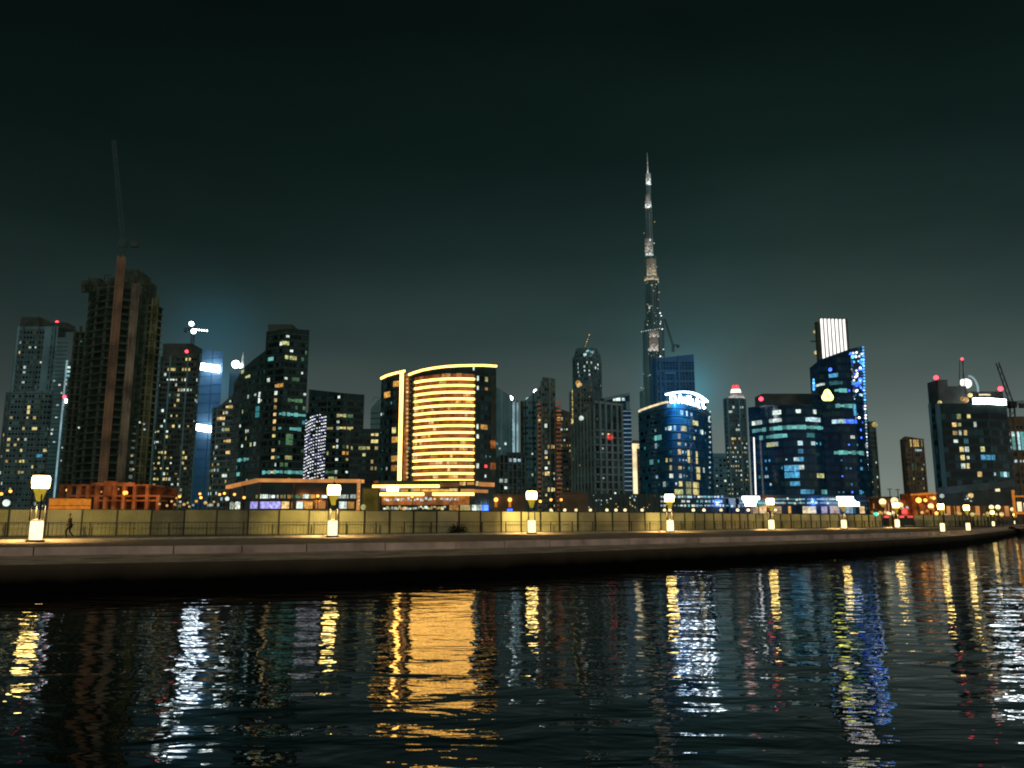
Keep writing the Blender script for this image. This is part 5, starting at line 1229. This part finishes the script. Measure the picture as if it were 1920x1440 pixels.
B.wall('c_dark'); B.strip('parapet','c_mid',zfun=-1.2,h=2.2,out=.5)
for x0,x1,mt in ((1772,1778,'c_mid'),(1782,1788,'c_mid'),(1816,1826,'c_warm'),(1838,1852,'c_warm'),(1866,1874,'goldled')):
    t0,_ = B.pix(x0,917); t1,_ = B.pix(x1,917); B.strip('lit_room',mt,at(x0,917,262).z,1.5,.2,t0,t1)
for k in range(8): B.lamp(1812+rnd.uniform(-2,14),rnd.uniform(925,940),.22,'white','fairy_light')
B.lamp(1820,929,.8,'warm'); B.lamp(1766,930,.7,'white')
# B30 far right
B = Bld('apartment_block', 'brown-grey block at the frame edge with a band of pale square windows', 'building', [(1888,336),(1896,330),(2010,330)], [(1880,782),(2010,778)], 22, fh=3.5, bw=3.2)
B.wall('c_warm'); B.slabs('c_dark',.35,.3); B.fins('c_warm',3,.8,.5); B.plit([(1890,810,'white'),(1905,808,'white',2),(1914,810,'cool',3),(1891,829,'cool',1,3),(1905,828,'cyan',1,3),(1912,828,'cool',1,3),(1918,828,'cyan',1,3),(1897,832,'cool')],hf=.7); B.rlit(5,['cool','white'],.1,.5,.5,.9); B.rest(('w_dark','w_dark2','w_dim'),.1)
crane('tower_crane', 'dark tower crane with a steep jib above the block with pale square windows', (at(1898,778,338).x,338,at(1898,790,338).z), at(1897,757,338), at(1870,680,338), mat='black', r=.6)

# ------------------------------------------------------------------ street level behind the hoarding
# orange lit works at the foot of the unfinished tower
root = thing('works_building', (at(200,950,175).x,176,0), 'raw concrete podium frame lit orange at the foot of the unfinished tower', 'building')
M['rawor'] = pr('raw_concrete_orange_lit', (.30,.17,.09), .9, .1, glow=(.010,.004,.0018), var=.8, nscale=.35)  # orange lamplight painted into the concrete's colour and glow
D = 172
def wx(px, d=D): return at(px,930,d).x
def wz(py, d=D): return at(200,py,d).z
for nm,x0,x1,y0,y1,t in (('roof_slab',112,278,908,911,8),('floor_slab',130,300,928,931.5,9),('floor_slab',185,300,937,940,4),('parapet_wall',168,250,905,911.5,.6)):
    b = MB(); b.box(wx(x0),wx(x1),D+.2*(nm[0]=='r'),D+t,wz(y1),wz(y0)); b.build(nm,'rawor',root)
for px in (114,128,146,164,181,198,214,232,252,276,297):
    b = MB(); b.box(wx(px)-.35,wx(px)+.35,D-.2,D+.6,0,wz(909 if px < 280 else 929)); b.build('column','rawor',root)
b = MB(); b.box(wx(112),wx(300),D+8,D+9,0,wz(912)); b.build('back_wall',pr('back_wall_dim',(.10,.06,.04),.9,.1,glow=(.022,.006,.002),var=.8,nscale=.4),root)  # dimmer orange light painted into the wall's glow
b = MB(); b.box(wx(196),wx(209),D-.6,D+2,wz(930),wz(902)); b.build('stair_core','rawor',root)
for px in (235,): ball('work_lamp', at(px,924,D-1), .5, 'orange', root)
for px,py in ((150,917),(168,921),(190,922),(215,938),(222,917)): ball('work_lamp', at(px,py,D+3), .25, 'amber', root, sub=1)
spot('sodium_light', at(205,895,D-14), at(205,935,D), 2600, (1,.28,.03), 140, .8, .3)
spot('sodium_light', at(262,905,D-14), at(262,940,D), 3500, (1,.28,.03), 140, .8, .3)
root = thing('site_cabin', (wx(124,150),151,0), 'orange-lit site cabin with a dark floor line, behind the hoarding near the walker', 'cabin')
b = MB(); b.box(at(92,942,150).x,at(155,942,150).x,150,153,at(120,949,150).z-3,at(120,935,150).z); b.build('wall','orangel',root)  # street lamps' orange light painted onto the cabin as emission
b = MB(); b.box(at(91,942,150).x,at(156,942,150).x,149.8,153.2,at(120,948.6,150).z,at(120,947.6,150).z); b.build('floor_trim','rawor',root)
b = MB(); b.box(at(91,942,150).x,at(156,942,150).x,149.6,153.4,at(120,935,150).z,at(120,933.6,150).z); b.build('roof','rawor',root)
# sodium street lamps
def street_lamp(px, py, d, label, mat='orange', r=.42, arm=1):
    c = at(px,py,d); t = thing('street_lamp', (c.x,d,0), label, 'street lamp', 'sodium street lamps behind the hoarding')
    b = MB(); b.tube((c.x,d+.3,0),(c.x,d+.3,c.z+.4),.13,.08,8); b.build('pole','steel',t)
    b = MB(); b.tube((c.x,d+.3,c.z+.4),(c.x,d-.1,c.z+.35),.06,n=6); b.tube((c.x,d-.1,c.z+.42),(c.x,d-.1,c.z+.28),.22,.34,10); b.build('hood','steel',t)
    ball('lamp_head', (c.x,d-.1,c.z), r, mat, t)
    return t
SL = [(20,921,185,'before the shoulder block'),(79,921,180,'just right of the nearest lantern post head'),(127,919,178,'standing behind the orange site cabin'),(3,926,175,'farthest toward the left edge'),(235,923,168,'in the middle of the works building'),(312,923,210,'left of a cluster below the yellow-windowed tower'),(318,921,215,'highest below the yellow-windowed tower'),(337,931,205,'low one right of the yellow-windowed tower foot'),(375,926,220,'below the hazy blue tower'),(377,933,205,'low one below the hazy blue tower'),(412,927,215,'left of a pair beside the pavilion roof'),(421,925,220,'right of a pair beside the pavilion roof'),(440,927,200,'under the sloping pavilion roof edge'),(458,933,190,'low in front of the pavilion corner'),(596,930,190,'in front of the pavilion shop windows'),(773,931,190,'in front of the hotel podium'),(1033,937,200,'first before the plain brown block'),(1013,940,195,'left before the squared-crown tower'),(1052,937,190,'on the plain brown block corner'),(1722,938,190,'tall glowing one before the free-standing tower'),(1745,949,180,'low glowing one before the free-standing tower')]
for px,py,d,wh in SL:
    street_lamp(px,py,d,'orange street lamp '+wh, 'orange', .34 if px not in (1722,1745) else .62)
# white and warm small lights of a car park: pole lamps
cl = [(12,943,'white',.8),(67,945,'white',.5),(78,949,'white',.4),(308,943,'yellow',.3),(313,948,'warm',.35),(322,940,'warm',.3),(328,946,'yellow',.35),(338,941,'white',.3),(345,946,'warm',.4),(352,943,'yellow',.3),(362,947,'white',.3),(368,940,'amber',.35),(385,943,'warm',.4),(394,947,'white',.35),(401,941,'amber',.3),(426,935,'white',.6),(434,944,'white',.5),(445,945,'white',.7),(440,949,'yellow',.5),(331,934,'amber',.3),(355,950,'warm',.3),(299,945,'yellow',.3)]
for k,(px,py,mt,r) in enumerate(cl):
    d = 150+((k*37)%40); c = at(px,py,d)
    t = thing('pole_lamp', (c.x,d,0), 'small pole lamp behind the hoarding below the yellow-windowed tower' if k > 2 else ['large white pole lamp above the hoarding near the left edge','white pole lamp under the nearest lantern head','small white pole lamp low beside the nearest lantern head'][k], 'lamp', 'pole lamps of the car park' if k > 2 else None)
    b = MB(); b.tube((c.x,d,0),(c.x,d,c.z),.07,n=6); b.build('pole','steel',t); ball('globe', (c.x,d,c.z), r*.8, mt, t, sub=2)
# small globe lamps just above the hoarding
ORD = ['first','second','third','fourth','fifth','sixth','seventh','eighth','ninth','tenth','eleventh','twelfth','thirteenth','fourteenth','fifteenth','sixteenth','seventeenth','eighteenth','nineteenth','twentieth']
gl = [1033,1059,1080,1107,1138,1155,1172,1204,1246,1256,1300,1320,1352,1383,1403,1454]
g0 = None
for k,px in enumerate(gl):
    d = 138; c = at(px,956.5,d)
    if g0 is None:
        g0 = thing('globe_lamp', (0,0,0), '', 'lamp', 'globe lamps in a row over the hoarding')
        b = MB(); b.tube((0,0,0),(0,0,c.z-.25),.05,n=6); b.build('post','black',g0); b = MB(); b.lathe((0,0,c.z-.35),[(.08,0),(.2,.08),(.2,.14)],10); b.build('cup','black',g0); ball('globe',(0,0,c.z),.27,'globe',g0); o = g0
    else: o = copy_tree(g0)
    o.location = (c.x,d,0); o['label'] = 'small pale globe lamp over the hoarding, %s from the plain brown block' % ORD[k]
# glowing globes at the right
for k,(px,py,d,r,mt,wh) in enumerate([(1655,941,150,.95,'globe','first of the cluster right of the sparkling tower'),(1677,939,150,1.0,'globe','second of the cluster, over the lantern plinth'),(1688,947,155,.8,'globe','slanting low one beside the red neon'),(1745,949,165,.7,'globe','single one by the orange canopy'),(1859,951,180,.75,'globe','left of a pair before the glass block'),(1871,951,182,.75,'globe','right of a pair before the glass block'),(1898,955,185,.65,'globe','single one beside the orange portal frame'),(1852,963,160,.55,'warm','low left one before the glass block'),(1878,964,160,.6,'warm','low right one before the glass block'),(1823,964,150,.5,'yellow','low one right of the tall slim lantern post')]):
    r *= .68; c = at(px,py,d); t = thing('globe_lamp', (c.x,d,0), 'large glowing yellow globe lamp, '+wh, 'lamp', 'large globe lamps by the glass block')
    b = MB(); b.tube((c.x,d,0),(c.x,d,c.z-r*.8),.09,n=6); b.build('post','black',t); b = MB(); b.lathe((c.x,d,c.z-r*1.5),[(.1,0),(r*.55,r*.4),(r*.7,r*.8)],10); b.build('cup','collar',t)
    ball('globe', c, r, mt, t)
# kiosk with orange canopy, red neon shop, traffic lights, portal frame
root = thing('kiosk', (at(1720,940,200).x,201,0), 'orange-lit kiosk with a glowing canopy edge below the free-standing tower', 'kiosk')
def kb(nm,x0,x1,y0,y1,d0,d1,mt,r=None):
    r = r or root; a,e = at(x0,y0,d0),at(x1,y1,d0); b = MB(); b.box(a.x,e.x,d0,d1,e.z,a.z); return b.build(nm,mt,r)
kb('wall',1708,1760,925,975,203,209,'rawor'); kb('canopy_light',1722,1739,925.5,928,199,203,'orangel'); kb('canopy_light',1738,1756,923.5,926.5,199,203,'orangel'); kb('counter',1712,1757,955,970,202,203,'rawor')
for px in (1724,1741,1755): kb('column',px-.8,px+.8,927,972,200,200.5,'rawor')
for px,py,r,mt in ((1735,938,.45,'orange'),(1746,933,.4,'amber'),(1751,934,.45,'orange'),(1738,958,.35,'amber'),(1729,961,.4,'warm'),(1756,962,.45,'orange'),(1750,955,.3,'amber')): ball('lamp', at(px,py,198.5), r, mt, root, sub=1)
spot('kiosk_light', at(1735,925,188), at(1735,945,203), 7000, (1,.30,.04), 140, .8, .3)
root = thing('neon_shop', (at(1702,950,205).x,206,0), 'small low shop with glowing red and pink neon front', 'shop')
kb('wall',1686,1716,938,978,206,212,'rawor'); kb('neon_panel',1692,1708,955,963,205.6,205.9,'redneon'); kb('neon_panel',1684,1714,965,968,205.6,205.9,'redneon')
for k in range(9): ball('neon_bulb', at(1690+k*2.6,951+((k*5)%4)*1.4,205), .28, rnd.choice(['redneon','white','redneon']), root, sub=1)
b = MB(); c = at(1710,951,205)
for a in range(4): b.tube(c-Vector((cos(a*pi/4),0,sin(a*pi/4)))*.75,c+Vector((cos(a*pi/4),0,sin(a*pi/4)))*.75,.1,n=5)
b.build('star_sign','white',root)
root = thing('stall', (at(1660,950,190).x,191,0), 'row of orange-lit open stalls behind the hoarding by the sparkling tower foot', 'stall')
kb('back_wall',1634,1686,933,975,196,198,'rawor'); kb('roof',1633,1686,931,934,190,196,'c_warm')
for px in (1640,1662,1668,1674,1682): kb('column',px-.9,px+.9,944,972,190,190.6,'golddim')
for k in range(10): ball('lamp', at(1635+k*5,960+(k*7%5),189.5), .4, rnd.choice(['warm','amber','globe']), root, sub=1)
for px,py,wh,mt in ((1642,964,'green traffic signal above the hoarding beside the lit stalls','green'),):
    c = at(px,py,135); t = thing('traffic_light',(c.x,135,0),wh,'traffic light'); b = MB(); b.tube((c.x,135.2,0),(c.x,135.2,c.z+.2),.06,n=6); b.build('pole','black',t)
    b = MB(); b.box(c.x-.2,c.x+.2,134.95,135.3,c.z-.3,c.z+.9); b.build('housing','black',t); M['sig'] = em('green_signal',(.1,1,.7),2.5); M['sigr'] = em('red_signal',(1,.03,.02),.02)
    for k,mm_ in enumerate(('sig','sigr','sigr')): ball('signal_lens',(c.x,134.93,c.z+k*.36),.2 if k else .36,mm_,t)
for k,(px,wh) in enumerate(((1653,'first'),(1698,'second'))):
    # buses seen over the hoarding only as red tail lights
    c = at(px,968,140); t = thing('bus',(c.x,140,0),'dark bus showing red tail lights over the hoarding, %s of two from the sparkling tower' % wh,'bus','buses behind the hoarding')
    b = MB(); b.box(c.x-1.25,c.x+1.25,140,150,.4,c.z+.10); b.build('body','black',t)
    for sx in (-1,1):
        b = MB(); b.box(c.x+sx*.75-.42,c.x+sx*.75+.42,139.9,139.98,c.z-.25,c.z+.05); b.build('tail_light','redneon',t)
        b = MB(); b.tube((c.x+sx*1.05-.12,148,.45),(c.x+sx*1.05+.12,148,.45),.45,n=14); b.build('wheel','black',t)
    b = MB(); b.box(c.x-1.0,c.x+1.0,139.93,139.99,c.z-1.2,c.z-.5); b.build('rear_window','w_dark',t)
root = thing('portal_frame', (at(1912,950,150).x,150.5,0), 'orange-lit steel portal frame at the frame edge before the podium', 'frame')
for nm,x0,x1,y0,y1 in (('post',1901.5,1904.5,919,970),('post',1958,1961,919,970),('beam',1904.5,1958,929,932),('beam',1904.5,1958,960,964)): kb(nm,x0,x1,y0,y1,150,150.5,'orangel')
kb('lit_panel',1909,1917,941,959,150.2,150.6,'goldled'); kb('lit_panel',1922,1932,943,959,150.2,150.6,'orange')
# shopfront row under the glass block
root = thing('shop_row', (at(1830,960,200).x,201,0), 'row of dim amber shopfronts at the foot of the glass block podium', 'shops')
kb('wall',1764,1900,948,976,203,207,'c_brown')
for x0,x1,mt in ((1770,1772,'amber'),(1776,1783,'golddim'),(1790,1792,'amber'),(1795,1801,'golddim'),(1830,1838,'golddim'),(1885,1893,'golddim'),(1843,1850,'w_dim'),(1806,1811,'w_dim')): kb('doorway',x0,x1,949,968,202.6,203.1,mt)
for px,py,r,mt in ((1796,961,.4,'warm'),(1800,963,.45,'amber'),(1774,966,.4,'white'),(1756,966,.4,'white'),(1820,966,.35,'warm'),(1829,964,.35,'yellow'),(1845,965,.3,'warm'),(1868,964,.35,'warm')): ball('lamp', at(px,py,200), r, mt, root, sub=1)
# two slim unlit poles
for px,yt,wh in ((1668,917,'left'),(1683,918,'right')):
    c = at(px,yt,170); t = thing('flagpole',(c.x,170,0),'thin bare dark pole over the lit stalls, %s one of two' % wh,'pole','bare poles over the stalls'); b = MB(); b.lathe((c.x,170,0),[(.16,0),(.10,.3),(.09,c.z)],8); b.build('shaft','black',t); b = MB(); b.tube((c.x-.5,170,c.z),(c.x+.5,170,c.z),.07,n=6); b.build('cross_arm','black',t)
# street at the foot of the skyline
b = MB(); b.quad((-400,128,.02),(400,160,.02),(400,172,.02),(-400,140,.02))
tag(b.build('road',pr('asphalt',(.05,.05,.05),.9,.2)), kind='structure')
scene.view_settings.view_transform = 'Standard'; scene.view_settings.look = 'None'; scene.view_settings.exposure = 0; scene.view_settings.gamma = 1
scene.render.engine = 'CYCLES'
cy = scene.cycles; cy.max_bounces = 5; cy.diffuse_bounces = 2; cy.glossy_bounces = 3; cy.sample_clamp_indirect = 6; cy.use_denoising = True; cy.pixel_filter_type = 'BLACKMAN_HARRIS'; cy.filter_width = 2.0; cy.caustics_reflective = False
